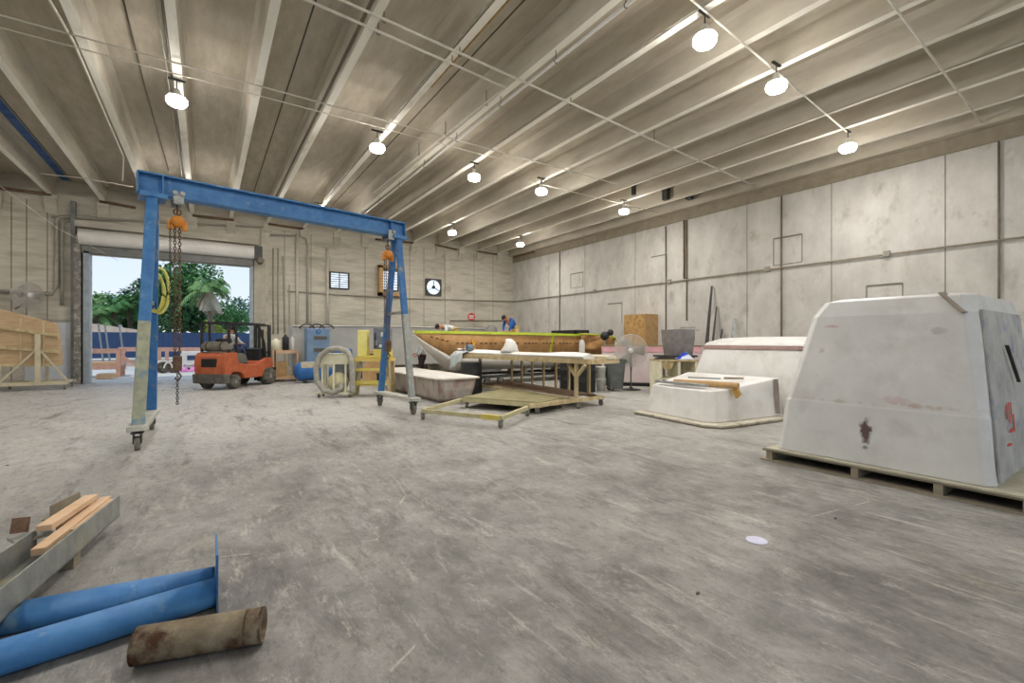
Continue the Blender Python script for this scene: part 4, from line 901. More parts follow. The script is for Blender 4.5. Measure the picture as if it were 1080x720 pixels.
# steel bars leaning on the right wall
for u, zt, w_, lab in ((752, 3.5, .1, 'tallest dark steel beam leaning on the right wall'), (757, 2.75, .07, 'thinner dark bar leaning beside the tallest beam'), (763, 1.95, .06, 'shortest rusty bar leaning on the right wall'), (776, 2.3, .09, 'tapered grey bar leaning apart on the right wall')):
    y = WXY(u, XR); b = NB()
    if 'tallest beam' in lab: pass
    tube(b, [(XR-.75, y-.1, .0), (XR-.07, y, zt)], [w_, w_*.4], 4); tag(ob('steel_bar', b, DSTEEL if 'grey' not in lab else STEEL), lab, 'bar', 'bars leaning on the right wall')

# ------------------------------------------------------------------ low white mold with planks on it
m1 = thing('white_mold', 'low white box-shaped mold on a flared flange with planks on top', 'mold')
def ringq(p, z): return [(x, y, z if not isinstance(z, (list, tuple)) else z[i]) for i, (x, y) in enumerate(p)]
base = [(7.72, 6.42), (7.52, 4.95), (7.62, 4.76), (7.95, 4.68), (9.5, 4.5), (9.62, 6.75)]
top_ = [(7.8, 6.3), (7.62, 4.98), (7.7, 4.84), (8.0, 4.78), (9.55, 4.6), (9.6, 6.7)]
zz = [.62, .62, .63, .64, .8, .8]
b = NB(); loft(b, [ringq(base, .06), ringq(top_, zz)]); ob('shell', b, GEL, m1, bev=.02)
fl = [(7.48, 6.55), (7.3, 4.78), (7.48, 4.52), (7.95, 4.44), (9.62, 4.28), (9.66, 6.85)]
b = NB(); prism(b, fl, .03, .06, 'Z'); ob('flange', b, mat('stained_flange', '#b3ab98', '#c9c2b0', 5, .6, c3='#7d745e', s3=6, lo3=.55, hi3=.7), m1)
b = NB(); prism(b, [(x*.98+.17, y*.98+.1) for x, y in fl], 0, .03, 'Z'); ob('base_shadow_board', b, OLDWOOD, m1)
b = NB(); bar(b, (9.35, 4.505, .12), (9.42, 4.585, .78), .14, .02); ob('brown_strip', b, mat('taupe_strip', '#83776f', '#968a80'), m1)
def onm1(x): return .625+.1*(x-7.6)/2.0+.02
def plank(a, c, w_, h_, m, label, name='plank', cat='plank', rnd=False):
    b = NB()
    if rnd: tube(b, [a, c], w_/2, 12)
    else: bar(b, a, c, w_, h_)
    return tag(ob(name, b, m, bev=0 if rnd else .004), label, cat)
plank((7.88, 6.25, .70), (7.80, 5.05, .70), .12, .05, ALU, 'grey aluminium profile along the near edge of the low white mold', 'aluminium_profile', 'profile')
plank((8.0, 5.9, .705), (8.12, 4.62, .72), .11, .09, CARD, 'long cardboard tube lying across the low white mold near corner', 'cardboard_tube', 'tube', True)
b = NB(); sheet(b, 6, 5, lambda i, j: V(8.02+.22*i, 4.70-.08*j, .68-.16*j-.03*math.sin(i*5))); tag(ob('amber_film', b, mat('amber_film', '#a9802f', '#c09a45', 5, .4), smooth=True, solid=.006), 'amber plastic film hanging over the low mold corner', 'film')
plank((8.6, 6.0, .76), (8.75, 5.35, .77), .03, .03, STEEL, 'thin metal rod lying on the low mold top', 'metal_rod', 'rod')
plank((8.7, 5.25, .79), (8.9, 4.95, .795), .06, .04, OLDWOOD, 'short wooden offcut on the low mold top', 'wood_offcut', 'offcut')
# ------------------------------------------------------------------ middle white mold
m2 = thing('white_mold', 'tall white rounded mold with brown strip, between the low and the palletised ones', 'mold')
def mrect(x0, x1, y0, y1, z, c): return [(x, y, z) for x, y, _ in rrect(x0, x1, y0, y1, 0, c)]
b = NB(); loft(b, [mrect(9.75, 12.6, 3.95, 6.95, .0, .12), mrect(9.85, 12.55, 4.15, 6.75, .8, .12), mrect(9.95, 12.5, 4.3, 6.6, 1.36, .12)]); ob('shell', b, GEL, m2, bev=.03)
b = NB(); loft(b, [mrect(9.93, 12.5, 4.28, 6.62, 1.36, .12), mrect(9.93, 12.5, 4.28, 6.62, 1.43, .12)]); ob('brown_strip', b, mat('rosy_strip', '#9c7f78', '#b0948c', 6, .7), m2)
b = NB(); loft(b, [mrect(9.95, 12.5, 4.3, 6.6, 1.43, .12), mrect(10.0, 12.4, 4.34, 6.56, 1.5, .12), mrect(10.3, 12.2, 4.45, 6.4, 1.6, .2), mrect(10.9, 11.8, 4.9, 5.9, 1.64, .2)]); ob('crown', b, GEL, m2, bev=.03)
# ------------------------------------------------------------------ big white mold on a pallet
m3 = thing('white_mold', 'largest white mold with stained faces, standing on the timber pallet', 'mold')
def bigmat():
    m = mat('stained_white_mold', '#c2c1bd', '#d1d0cc', 1.3, .45, c3='#b0aea8', s3=2.5, lo3=.5, hi3=.8)
    n = m.node_tree; bs_ = n.nodes['Principled BSDF']; src = bs_.inputs['Base Color'].links[0].from_socket
    tc = n.nodes.new('ShaderNodeTexCoord')
    def blot(src, c, r, col, st=(1, 1, 1), amp=1.0):
        mp = n.nodes.new('ShaderNodeVectorMath'); mp.operation = 'SUBTRACT'; n.links.new(tc.outputs['Object'], mp.inputs[0]); mp.inputs[1].default_value = c
        ms = n.nodes.new('ShaderNodeVectorMath'); ms.operation = 'MULTIPLY'; n.links.new(mp.outputs[0], ms.inputs[0]); ms.inputs[1].default_value = st
        ln = n.nodes.new('ShaderNodeVectorMath'); ln.operation = 'LENGTH'; n.links.new(ms.outputs[0], ln.inputs[0])
        nz = n.nodes.new('ShaderNodeTexNoise'); nz.inputs['Scale'].default_value = 14; n.links.new(tc.outputs['Object'], nz.inputs[0])
        ad = n.nodes.new('ShaderNodeMath'); ad.operation = 'MULTIPLY_ADD'; n.links.new(nz.outputs[0], ad.inputs[0]); ad.inputs[1].default_value = r*1.6; n.links.new(ln.outputs['Value'], ad.inputs[2])
        mr = n.nodes.new('ShaderNodeMapRange'); mr.inputs[1].default_value = r*1.9; mr.inputs[2].default_value = r*1.4; mr.inputs[3].default_value = 0; mr.inputs[4].default_value = amp
        n.links.new(ad.outputs[0], mr.inputs[0])
        mx = n.nodes.new('ShaderNodeMix'); mx.data_type = 'RGBA'; n.links.new(mr.outputs[0], mx.inputs[0]); n.links.new(src, mx.inputs[6]); mx.inputs[7].default_value = rgb(col)
        return mx.outputs[2]
    for c, r, col, st, a in (((6.13, 2.02, .54), .085, '#5a4744', (1, 1.5, .62), 1), ((6.12, 2.02, .36), .03, '#5d5a66', (1, 1, 1), .8),
            ((6.3, 2.52, 1.42), .045, '#9c6468', (1, 1, .8), .6), ((6.33, 2.4, 1.72), .045, '#b9867f', (1, .4, 1.8), .7), ((6.27, 2.55, 1.1), .06, '#88857f', (1, 1, 1), .6), ((6.27, 2.38, 1.05), .05, '#8d8a84', (1, 1, 1), .5),
            ((6.28, 1.45, 1.17), .035, '#5d5b58', (1, 1, 1), .7), ((6.3, 2.32, 1.5), .03, '#86767a', (1, 1, 1), .5), ((6.25, 1.5, .86), .1, '#a1886f', (1, .25, 3), .6), ((6.25, 2.3, .84), .1, '#a39380', (1, .2, 3.5), .55), ((6.31, 1.45, 1.65), .04, '#94928d', (1, .5, 1), .5), ((6.22, 1.75, .9), .08, '#b89a95', (1, .4, 1.5), .5)):
        src = blot(src, c, r, col, st, a)
    n.links.new(src, bs_.inputs['Base Color']); return m
b = NB()
R3 = [(6.08, 8.4, 1.0, 2.97, .17, .07), (6.10, 8.4, 1.02, 2.95, .3, .07), (6.16, 8.4, 1.06, 2.9, .80, .07), (6.165, 8.38, 1.065, 2.885, .82, .07), (6.33, 8.3, 1.16, 2.68, 1.84, .1), (6.38, 8.22, 1.19, 2.56, 2.02, .1), (6.48, 8.1, 1.3, 2.46, 2.05, .1)]
rings = [[tuple(q) for q in rrect(x0, x1, y0, y1, z, c)] for x0, x1, y0, y1, z, c in R3]
loft(b, rings); ob('shell', b, bigmat(), m3, bev=.025)
side = mat('scribbled_grey_side', '#8f8e89', '#adaca6', 3, .7, c3='#70749a', s3=4, lo3=.56, hi3=.72)
b = NB(); prism(b, [(6.22, .2), (8.3, .2), (8.2, 1.86), (6.42, 1.86)], 0, .02, 'Y')
for v in b.verts: v.co.y += 1.0-.015+.16*(v.co.z-.17)/1.67-.005
ob('side_panel', b, side, m3)
b = NB(); bar(b, (7.05, 1.075, 1.5), (7.35, 1.03, 1.1), .03, .01); ob('side_strip', b, DSTEEL, m3)
b = NB()
for (x, z, dx, dz) in ((6.75, .75, .05, .2), (6.85, .7, .04, .3), (6.95, .75, .03, .22), (6.78, .62, .2, .03), (7.0, .6, .04, .25), (6.65, .5, .1, .02)):
    dx *= .8; dz *= .7
    y = 1.0-.02+.16*(z-.17)/1.67-.012; bar(b, (x, y, z), (x+dx, y+.16*dz/1.67, z+dz), .03, .006)
ob('red_marking', b, mat('red_spray', '#c4503f', '#d16855'), m3)
b = NB(); bar(b, (6.39, 1.44, 2.05), (6.325, 1.25, 1.83), .1, .02); ob('brown_patch', b, mat('taupe_patch', '#8b7f70', '#9c9081'), m3)
pl = thing('pallet', 'grey timber pallet with plywood edge carrying the largest white mold', 'pallet')
b = NB(); box(b, (6.0, .78, .15), (8.5, 3.05, .17)); ob('deck_sheet', b, mat('stained_ply', '#a39d89', '#b8b29c', 5, .7), pl)
for k in range(8):
    b = NB(); x = 6.02+k*.34; box(b, (x, .72, .125), (x+.12, 3.1, .15)); ob('deck_board', b, OLDWOOD, pl)
for y in (.75, 1.35, 2.05, 2.98):
    b = NB(); box(b, (6.02, y, .02), (8.5, y+.07, .125)); ob('stringer', b, OLDWOOD, pl)
for x in (6.0, 7.2, 8.4):
    b = NB(); box(b, (x, .7, 0), (x+.12, 3.12, .022)); ob('bottom_board', b, OLDWOOD, pl)

# ------------------------------------------------------------------ compressor, machines and carts
ac = thing('air_compressor', 'blue air compressor with dusty horizontal tank and upright blue cabinet', 'compressor', (2.75, 18.15, 0), -.04)
b = NB(); lathe(b, [(.02, 0), (.2, .03), (.32, .14), (.34, .25), (.34, 1.75), (.32, 1.86), (.2, 1.97), (.02, 2.0)], (-.1, 0, .42), 28, 'X'); ob('tank', b, mat('dusty_blue_tank', '#255c9b', '#2f6bab', 4, .5), ac, True)
b = NB(); sheet(b, 14, 10, lambda i, j: V(-.08+.2+i*1.6, .348*math.sin((j-.5)*2.3), .42+.348*math.cos((j-.5)*2.3))); ob('dust_layer', b, mat('tan_dust', '#8f8976', '#a59f8c', 9, .9), ac, True)
for x in (.25, 1.5): b = NB(); box(b, (x, -.22, 0), (x+.08, .22, .14)); ob('foot', b, DSTEEL, ac)
b = NB(); box(b, (.35, .1, .72), (1.15, .8, 2.0), bev=.03); box(b, (.3, .05, .7), (1.2, .85, .78)); ob('cabinet', b, mat('faded_blue', '#66809f', '#7a92ac', 4, .6), ac)
for z in (1.2, 1.65): b = NB(); box(b, (.6, .07, z-.06), (1.05, .11, z+.06)); ob('vent_slot', b, mat('slot_dark', '#5c5a48'), ac)
b = NB(); lathe(b, [(.1, -.02), (.1, .0)], (.75, .1, 1.88), 18, 'Y'); ob('gauge', b, DBLUE, ac)
for k in range(3): b = NB(); tube(b, [(.4+.35*k+.25*math.cos(a), .4, 2.0+.17*math.sin(a)) for a in [j*PI/8 for j in range(9)]], .03, 6); ob('hose', b, RUBBER, ac, True)
ac2 = thing('air_tank', 'second blue tank lying behind the hose machine', 'tank', (4.4, 17.3, 0), -.1)
b = NB(); lathe(b, [(.02, 0), (.2, .03), (.26, .14), (.26, 1.35), (.2, 1.47), (.02, 1.5)], (0, 0, .4), 24, 'X'); ob('tank', b, DBLUE, ac2, True)
for x in (.25, 1.1): b = NB(); box(b, (x, -.18, 0), (x+.08, .18, .18)); ob('foot', b, DSTEEL, ac2)
b = NB(); sheet(b, 6, 4, lambda i, j: V(3.9+.7*i, (17.95-.26*min(1, j*2)), (1.21+.02*math.sin(9*i)) if j < .5 else 1.21-(j-.5)*(.5+.3*i))); tag(ob('blue_tarp', b, mat('blue_tarp', '#1f4f8c', '#2a5f9f', 5, .6), smooth=True, solid=.03), 'dark blue tarp piece draped over the box behind the hose machine', 'tarp')

hm = thing('hose_machine', 'cream dust collector frame with big looped grey hose', 'machine', (3.0, 13.15, 0), -.6)
b = NB()
for x in (-.32, .32):
    for y in (-.18, .18): bar(b, (x, y, .1), (x, y, 1.05), .04, .04)
for y in (-.18, .18): bar(b, (-.5, y, .12), (.5, y, .12), .05, .05)
bar(b, (-.32, 0, .12), (-.32, 0, 1.0), .05, .05); bar(b, (0, -.19, .12), (0, -.19, 1.05), .05, .04); ob('frame', b, CREAM, hm)
b = NB(); box(b, (-.33, -.2, .9), (.3, .2, 1.2), bev=.03); ob('control_box', b, CREAM, hm)
b = NB(); lathe(b, [(.02, -.14), (.25, -.12), (.28, 0), (.25, .12), (.02, .14)], (.05, -.02, .4), 22, 'Y'); ob('blower_housing', b, mat('dirty_cream', '#b5ad88', '#c9c29e', 5, .7), hm, True)
b = NB(); pts = [(.52, -.25, .12), (.53, -.25, .6), (.5, -.25, 1.0), (.4, -.25, 1.25), (.15, -.25, 1.34), (-.12, -.25, 1.3), (-.36, -.25, 1.12), (-.46, -.25, .8), (-.43, -.25, .45), (-.25, -.25, .2), (0, -.24, .13), (.2, -.2, .25), (.2, -.14, .4)]
fine = []
for i in range(len(pts)-1):
    for k in range(6): fine.append(Vector(pts[i]).lerp(Vector(pts[i+1]), k/6))
tube(b, fine, [.07+.006*(i % 2) for i in range(len(fine))], 12); ob('hose', b, HOSE, hm, True)
for x in (-.42, .42): caster(x, -.15, hm, 0, .045); caster(x, .15, hm, 0, .045)

yt = thing('machine_table', 'rough wooden table with yellow top beside the left gantry-side tub', 'table', (3.95, 12.75, 0), -.55)
b = NB(); box(b, (-.55, -.3, .98), (.5, .3, 1.06)); ob('tabletop', b, mat('yellowed_wood', '#c7ac55', '#d5bd6c', 6, .7), yt)
for x, y, sl in ((-.48, -.25, -.1), (.43, -.25, .02), (-.48, .25, -.1), (.43, .25, .02)):
    b = NB(); bar(b, (x+sl, y, 0), (x, y, .98), .09, .09); ob('leg', b, WOOD, yt)
b = NB(); bar(b, (-.5, -.25, .4), (.45, -.25, .4), .05, .09); bar(b, (-.5, -.25, .75), (.45, -.25, .75), .05, .07); box(b, (-.5, -.25, .3), (.45, .25, .33)); ob('stretcher', b, YELP, yt)
ym = thing('bench_machine', 'yellow and grey machine standing on the rough wooden table', 'machine', (3.95, 12.75, 1.06), -.55)
b = NB(); box(b, (-.45, -.22, 0), (.45, .25, .07), bev=.01); box(b, (.0, -.24, .0), (.45, .2, .25), bev=.03); ob('base', b, YELP, ym)
b = NB(); box(b, (-.46, -.12, .05), (-.2, .2, .78), bev=.02); ob('yellow_column', b, mat('pale_yellow', '#d2c868', '#dfd688', 5, .6), ym)
b = NB(); box(b, (-.02, -.16, .25), (.44, .18, .85), bev=.03); ob('grey_head', b, mat('grey_machine', '#5f6368', '#787c80', 5, .5), ym)
b = NB(); box(b, (.02, -.185, .35), (.08, -.16, .5)); box(b, (.2, -.185, .6), (.28, -.16, .72)); box(b, (.15, -.185, .3), (.24, -.16, .38)); ob('control_panel', b, WHITE, ym)
b = NB(); tube(b, [(.05, -.2, .3), (.05, -.2, .7)], .02); tube(b, [(.3, -.2, .3), (.33, -.2, .55)], .02); ob('lever', b, BLACK, ym)
for i, (x, y, r_, h_, m_, lab) in enumerate(((4.1, 12.7, .13, .3, BLACK, 'black pail on the lower shelf of the rough wooden table'),)):
    b = NB(); lathe(b, [(r_*.8, 0), (r_, h_), (r_*1.05, h_)], (x, y, .33), 18); tag(ob('pail', b, m_, smooth=True), lab, 'pail')
b = NB(); box(b, (-.3, -.25, 0), (.3, .25, 1.15), Matrix.Translation((4.25, 17.95, 0))); box(b, (-.32, -.27, 1.15), (.32, .27, 1.19), Matrix.Translation((4.25, 17.95, 0)))
tag(ob('grey_box', b, GREYB, bev=.01), 'dark grey box on the floor behind the wooden machine table', 'box')
wc = thing('wooden_crate', 'stacked plywood crate with dark openings behind the long tub', 'crate', (5.05, 15.9, 0), -.4)
b = NB(); box(b, (-.5, -.4, 0), (.5, .4, .72), bev=.01); box(b, (-.42, -.35, .72), (.4, .3, 1.22), bev=.01); ob('box_body', b, CARD, wc)
b = NB(); box(b, (-.3, -.37, .85), (-.05, -.34, 1.1)); box(b, (.05, -.37, .85), (.3, -.34, 1.1)); ob('opening', b, BLACK, wc)
# timber cart with clutter right of the forklift
tcart = thing('timber_stand', 'rough timber stand with clutter between the forklift and compressor', 'stand', (2.45, 19.4, 0), .1)
b = NB()
for x in (-.4, .45):
    for y in (-.3, .3): bar(b, (x, y, 0), (x, y, 1.15), .08, .08)
for z in (.12, 1.1): 
    for y in (-.3, .3): bar(b, (-.4, y, z), (.45, y, z), .06, .08)
    box(b, (-.42, -.3, z+.04), (.47, .3, z+.07))
ob('frame', b, PINKWOOD, tcart)
b = NB(); box(b, (-.3, -.25, .2), (.1, .2, .75)); ob('carton', b, CARD, tcart)
for k, (x, w_, h_, m_, nm, lab) in enumerate(((-.25, .16, .45, CREAM, 'canister', 'pale canister on the timber stand behind the forklift mast'), (.1, .12, .6, BLACK, 'canister', 'black canister on the timber stand behind the forklift mast'), (.35, .08, .55, WHITE, 'canister', 'slim white canister on the timber stand right end'))):
    b = NB(); q = local(tcart, (x, 0, 1.18)); lathe(b, [(w_*.8, 0), (w_, .03), (w_, h_*.8), (w_*.4, h_*.92), (w_*.4, h_)], q, 16); tag(ob(nm, b, m_, smooth=True), lab, 'canister')

# ------------------------------------------------------------------ wooden mold on wheeled frame, far left
lf = thing('wooden_mold', 'ribbed tan wooden mold tilted on a wheeled cream frame at far left', 'mold', (0, 0, 0))
Y0 = 20.0
def lp(u, v): q = WYZ(u, v, Y0); return (q.x, q.z)
b = NB(); A = lp(0, 326); B = lp(59, 341); C = lp(62, 357); D = lp(65, 384); E_ = lp(0, 386)
ext = lambda p, dz: (p[0]-3.5, p[1]+dz)
prism(b, [ext(A, .45), A, B, C, D, E_, ext(E_, 0)], Y0, Y0+.3, 'Y'); ob('plank_shell', b, mat('tan_planks', '#ab8f6c', '#bda37f', 3, .7, stretch=(1, 1, 5)), lf, bev=.02)
for (ua, va, ub, vb) in ((0, 345, 62, 354), (0, 366, 63, 371), (0, 385, 65, 384.5)):
    p = lp(ua, va); q = lp(ub, vb); d_ = V(q[0]-p[0], 0, q[1]-p[1]); b = NB(); bar(b, V(p[0], Y0-.03, p[1])-d_*1.2, V(q[0], Y0-.03, q[1]), .06, .09); ob('batten', b, WOOD, lf)
for u in (22, 46):
    p = lp(u, 333+u*.12); q = lp(u, 384); b = NB(); bar(b, (p[0], Y0-.012, p[1]), (q[0], Y0-.012, q[1]), .05, .02); ob('rib', b, WOOD, lf)
b = NB(); Yf = Y0-.1
x1 = WY(40, Yf); xr = WY(72, Yf); xl = WY(-2, Yf)
bar(b, (xl-2.5, Yf, .22), (xr, Yf, .22), .08, .1); bar(b, (x1, Yf, .2), (x1, Yf, 1.75), .12, .1); bar(b, (x1+.05, Yf, 1.25), (xr, Yf, .25), .04, .05); bar(b, (x1-.05, Yf, 1.25), (xl, Yf, .25), .04, .05); bar(b, (xl, Yf, .2), (xl, Yf, .8), .1, .1)
bar(b, (xr-.1, Yf, .22), (xr-.1, Yf+1.0, .22), .07, .08); bar(b, (xl, Yf+1.0, .22), (xr, Yf+1.0, .22), .07, .08); bar(b, (x1, Yf+1.0, .2), (x1, Yf+1.0, 1.0), .1, .1)
ob('support_frame', b, mat('cream_frame', '#b8ad8f', '#c9bfa3', 5, .7), lf)
for x, y in ((xr-.08, Yf), (xl, Yf), (xr-.08, Yf+1), (xl, Yf+1)): caster(x, y, lf, 0, .075)

# ------------------------------------------------------------------ foreground left: channel, lumber, blue posts, rusty pipe
ch = thing('steel_channel', 'grey steel channel lying open side up, holding wood offcuts', 'channel')
a0 = V(-.87, 3.38, 0); a1 = V(-.585, 4.9, 0); dd = (a1-a0).normalized(); nn = V(-dd.y, dd.x, 0)
MC = Matrix.Translation(a1) @ Matrix((( dd.x, nn.x, 0, 0), (dd.y, nn.y, 0, 0), (0, 0, 1, 0), (0, 0, 0, 1)))
CB = .11
b = NB(); box(b, (-3.0, 0, CB), (0, .012, CB+.17), MC); box(b, (-3.0, .25, CB), (-.62, .262, CB+.17), MC); box(b, (-3.0, .0, CB), (0, .262, CB+.012), MC); ob('channel_section', b, GALV, ch)
for xb in (-.7, -2.6):
    b = NB(); box(b, (xb, .03, 0), (xb+.1, .25, CB), MC); ob('support_block', b, OLDWOOD, ch)
def stick(u0, v0, u1, v1, z, w_, h_, label, m=PINKWOOD, name='wood_offcut'):
    b = NB(); A = F(u0, v0, z); B = F(u1, v1, z); bar(b, A, B, w_, h_); return tag(ob(name, b, m, bev=.003), label, 'lumber', 'lumber offcuts in the channel')
zc_ = CB+.012
stick(46, 557, 96, 524, zc_+.17, .085, .04, 'pale square-cut board on top at the left of the channel lumber')
stick(66, 556, 102, 531, zc_+.10, .06, .045, 'short pale board wedged in the middle of the channel lumber')
stick(40, 582, 112, 526, zc_+.115, .07, .045, 'longest pale board lying diagonally along the channel')
stick(74, 562, 116, 529, zc_+.10, .05, .05, 'pale board tight against the near flange of the channel')
b = NB(); A = F(8, 572, .16); bar(b, F(12, 571, .23), F(52, 560, .23), .15, .018); tag(ob('metal_plate', b, GALV), 'grey flat plate laid across the channel', 'plate')
b = NB(); A = F(20, 562, .25); box(b, (-.045, -.005, 0), (.045, .005, .1), Matrix.Translation(A) @ Matrix.Rotation(.55, 4, 'Z') @ Matrix.Rotation(-.25, 4, 'X') @ Matrix.Rotation(.2, 4, 'Y')); tag(ob('rusty_plate', b, RUSTY), 'small rusty plate standing upright on the channel plate', 'plate')
b = NB(); A = F(70, 540, .2); box(b, (-.17, 0, 0), (.17, .008, .11), Matrix.Translation(A) @ Matrix.Rotation(1.25, 4, 'Z')); box(b, (-.17, 0, 0), (.17, .06, .008), Matrix.Translation(A) @ Matrix.Rotation(1.25, 4, 'Z')); tag(ob('angle_iron', b, OLDWOOD), 'short brown angle piece behind the channel lumber', 'angle iron')
b = NB(); A = F(70, 540, .2); box(b, (-.05, -.05, 0), (.05, .1, .2), Matrix.Translation((A.x, A.y, 0))); tag(ob('concrete_block', b, OLDWOOD), 'small block propping the brown angle piece beside the channel', 'block')

bp = thing('blue_post', 'blue round steel post nearest the viewer, welded to an upright plate', 'post')
b = NB(); A = V(.05, 3.17, .085); B = V(-1.7, 2.95, .085); tube(b, [A, B], .078, 28); ob('tube', b, BLUE, bp, True)
b = NB(); box(b, (.05, 3.08, 0), (.06, 3.43, .33)); ob('end_plate', b, DBLUE, bp)
b = NB(); A = V(.04, 3.37, .075); tube(b, [A, V(-.9, 3.5, .075)], .068, 28, cap=False)
for v in b.verts:
    if v.co.x < -.8: v.co.x += (v.co.z-.075)*1.3
tag(ob('blue_post', b, BLUE, smooth=True, solid=.008), 'shorter blue steel tube with mitred end lying behind the other one', 'post')
rp = thing('rusty_pipe', 'short rusty brown open pipe lying at the bottom left', 'pipe')
A = V(.25, 2.665, .085); B = V(-.28, 2.82, .085); RP = mat('rust_scale', '#6a5c48', '#8d8068', 9, .8, .1, .5, c3='#4d3020', s3=5, lo3=.5, hi3=.6)
b = NB(); tube(b, [A, B], .078, 28, cap=False); ob('pipe_wall', b, RP, rp, True, solid=.012)
for f0, f1 in ((.0, .03), (.13, .15), (.97, 1.0)):
    b = NB(); tube(b, [A.lerp(B, f0), A.lerp(B, f1)], .081, 28, cap=False); ob('pipe_collar', b, RP, rp, True, solid=.006)
# floor bits
b = NB(); q = F(798, 570); lathe(b, [(.075, 0), (.075, .006), (.05, .012)], q, 24)
tag(ob('white_disc', b, mat('disc_white', '#c9c8dd', '#d8d6e6')), 'small whitish disc lying alone on the open floor', 'disc')
for u, v, lab in ((932, 628, 'small brown crumb'), (736, 626, 'brown speck on the floor below the white disc'), (881, 547, 'dark speck on the floor right of the white disc'), (8, 491, 'dark speck on the floor at the left edge')):
    if u == 932: continue
    q = F(u, v); b = NB(); bmesh.ops.create_icosphere(b, subdivisions=1, radius=.014, matrix=Matrix.Translation(q+V(0, 0, .006)) @ Matrix.Diagonal((1.4, .8, .5, 1))); tag(ob('floor_crumb', b, RUSTY), lab, 'debris')

# ------------------------------------------------------------------ the yard outside the door
def gy(u, Y): return WY(u, Y)
FBL = mat('blue_screen_fence', '#283d60', '#33496c', 2, .7, stretch=(3, 1, 1))
fe = thing('yard_fence', 'dark blue screened fence across the yard', 'fence', (0, 36, 0))
b = NB(); box(b, (-14, 0, .45), (6, .04, 2.05)); ob('screen', b, FBL, fe)
for k in range(9): b = NB(); tube(b, [(-14+k*2.5, .06, -.03), (-14+k*2.5, .06, 2.1)], .04); ob('fence_post', b, STEEL, fe)
b = NB(); box(b, (-14, -.06, .38), (6, .0, .5)); ob('bottom_rail', b, WHITE, fe)
b = NB(); box(b, (-14, .0, -.03), (6, .04, .4)); ob('kick_board', b, mat('pink_beige', '#b39c93', '#c3aea5', 3), fe)
bg_ = thing('low_building', 'low building with a pale beige pitched roof beyond the fence', 'building', (0, 44, 0))
q0 = WYZ(97, 341, 44); q1 = WYZ(186, 353, 44)
b = NB(); prism(b, [(q0.x-6, 1.9), (q0.x-6, q0.z+.8), (q0.x, q0.z), (q1.x, q1.z), (q1.x+1.5, q1.z-.1), (q1.x+1.5, 1.9)], 0, 6, 'Y'); ob('roof', b, mat('beige_roof', '#c7b09c', '#d6c2af', 3, .8), bg_)
b = NB(); box(b, (q0.x-5.8, .3, -.03), (q1.x+1.2, 5.6, 1.9)); ob('wall', b, WHITE, bg_)
rk = thing('timber_rack', 'pinkish timber rack standing in the yard beside the door', 'rack', (0, 25.6, 0))
b = NB(); xx0, xx1 = gy(80, 25.6), gy(128, 25.6)
for x in (xx0, xx1-.1):
    for y in (0, 1.3): bar(b, (x, y, -.03), (x, y, 1.2), .14, .14)
for z in (.42, 1.1):
    for y in (0, 1.3): bar(b, (xx0-.2, y, z), (xx1, y, z), .1, .18)
bar(b, (xx1-.1, 0, 1.0), (xx1+.9, 0, .1), .08, .1); bar(b, (xx0, 0, .5), (xx0, 1.3, .5), .1, .1); bar(b, (xx1-.1, 0, .5), (xx1-.1, 1.3, .5), .1, .1); ob('frame', b, mat('pink_timber', '#b58c7c', '#c79e8d', 4, .8), rk)
b = NB(); box(b, (xx0, .1, .52), (xx1-.15, 1.2, .62)); ob('shelf_boards', b, PINKWOOD, rk)
b = NB(); box(b, (gy(101, 24.6), 24.6, -.03), (gy(120, 24.6), 25.2, .2), bev=.05); tag(ob('timber_bundle', b, PINKWOOD), 'short timber bundle on the yard ground in front of the rack', 'timber')
r2 = thing('timber_rack', 'second longer timber rail rack farther out in the yard', 'rack', (0, 31, 0))
b = NB()
for u in (168, 176, 196): x = gy(u, 31); bar(b, (x, 0, -.03), (x, 0, 1.1), .16, .16)
bar(b, (gy(125, 31), 0, 1.1), (gy(215, 31), 0, 1.05), .15, .22); ob('frame', b, MATS['pink_timber'], r2)
tr = thing('boat_trailer', 'white trailer frame with round fenders beyond the door', 'trailer', (0, 27.5, 0))
b = NB(); 
for u in (172, 183):
    x = gy(u, 27.5); tube(b, [(x+.36*math.cos(a), 0, .22+.36*math.sin(a)) for a in [k*PI/10 for k in range(11)]], .035, 6)
ob('fender', b, WHITE, tr)
for u in (172, 183):
    b = NB(); lathe(b, [(.1, -.08), (.27, -.07), (.27, .07), (.1, .08)], (gy(u, 27.5), .12, .24), 20, 'Y'); ob('wheel', b, RUBBER, tr, True)
b = NB(); bar(b, (gy(150, 27.5), .1, .3), (gy(205, 27.5), .1, .3), .08, .08); ob('chassis', b, STEEL, tr)
wbx = thing('white_trailer_box', 'white equipment box with dark blue window behind the pink tarp', 'box', (0, 30, 0))
b = NB(); x0_, x1_ = gy(190, 30), gy(222, 30); box(b, (x0_, 0, .1), (x1_, 1.4, .95), bev=.04); ob('box_body', b, WHITE, wbx)
b = NB(); box(b, (x0_+.3, -.02, .5), (x1_-.2, 0, .75)); ob('window', b, FBL, wbx)
b = NB(); box(b, (x0_+.2, .2, -.03), (x0_+.4, 1.2, .1)); box(b, (x1_-.4, .2, -.03), (x1_-.2, 1.2, .1)); ob('foot', b, DSTEEL, wbx)
b = NB(); sheet(b, 30, 8, lambda i, j: V(gy(158, 28.6)+i*(gy(214, 28.6)-gy(158, 28.6)), 28.2+.9*j, -.02+.28*math.sin(PI*j)*(.5+.5*math.sin(i*17)**2)+.12*math.sin(PI*j)*math.sin(i*41))); tag(ob('pink_tarp', b, mat('magenta_tarp', '#c0609f', '#d98dbd', 4, .7), smooth=True, solid=.01), 'crumpled pink tarp heaped on the yard ground', 'tarp')
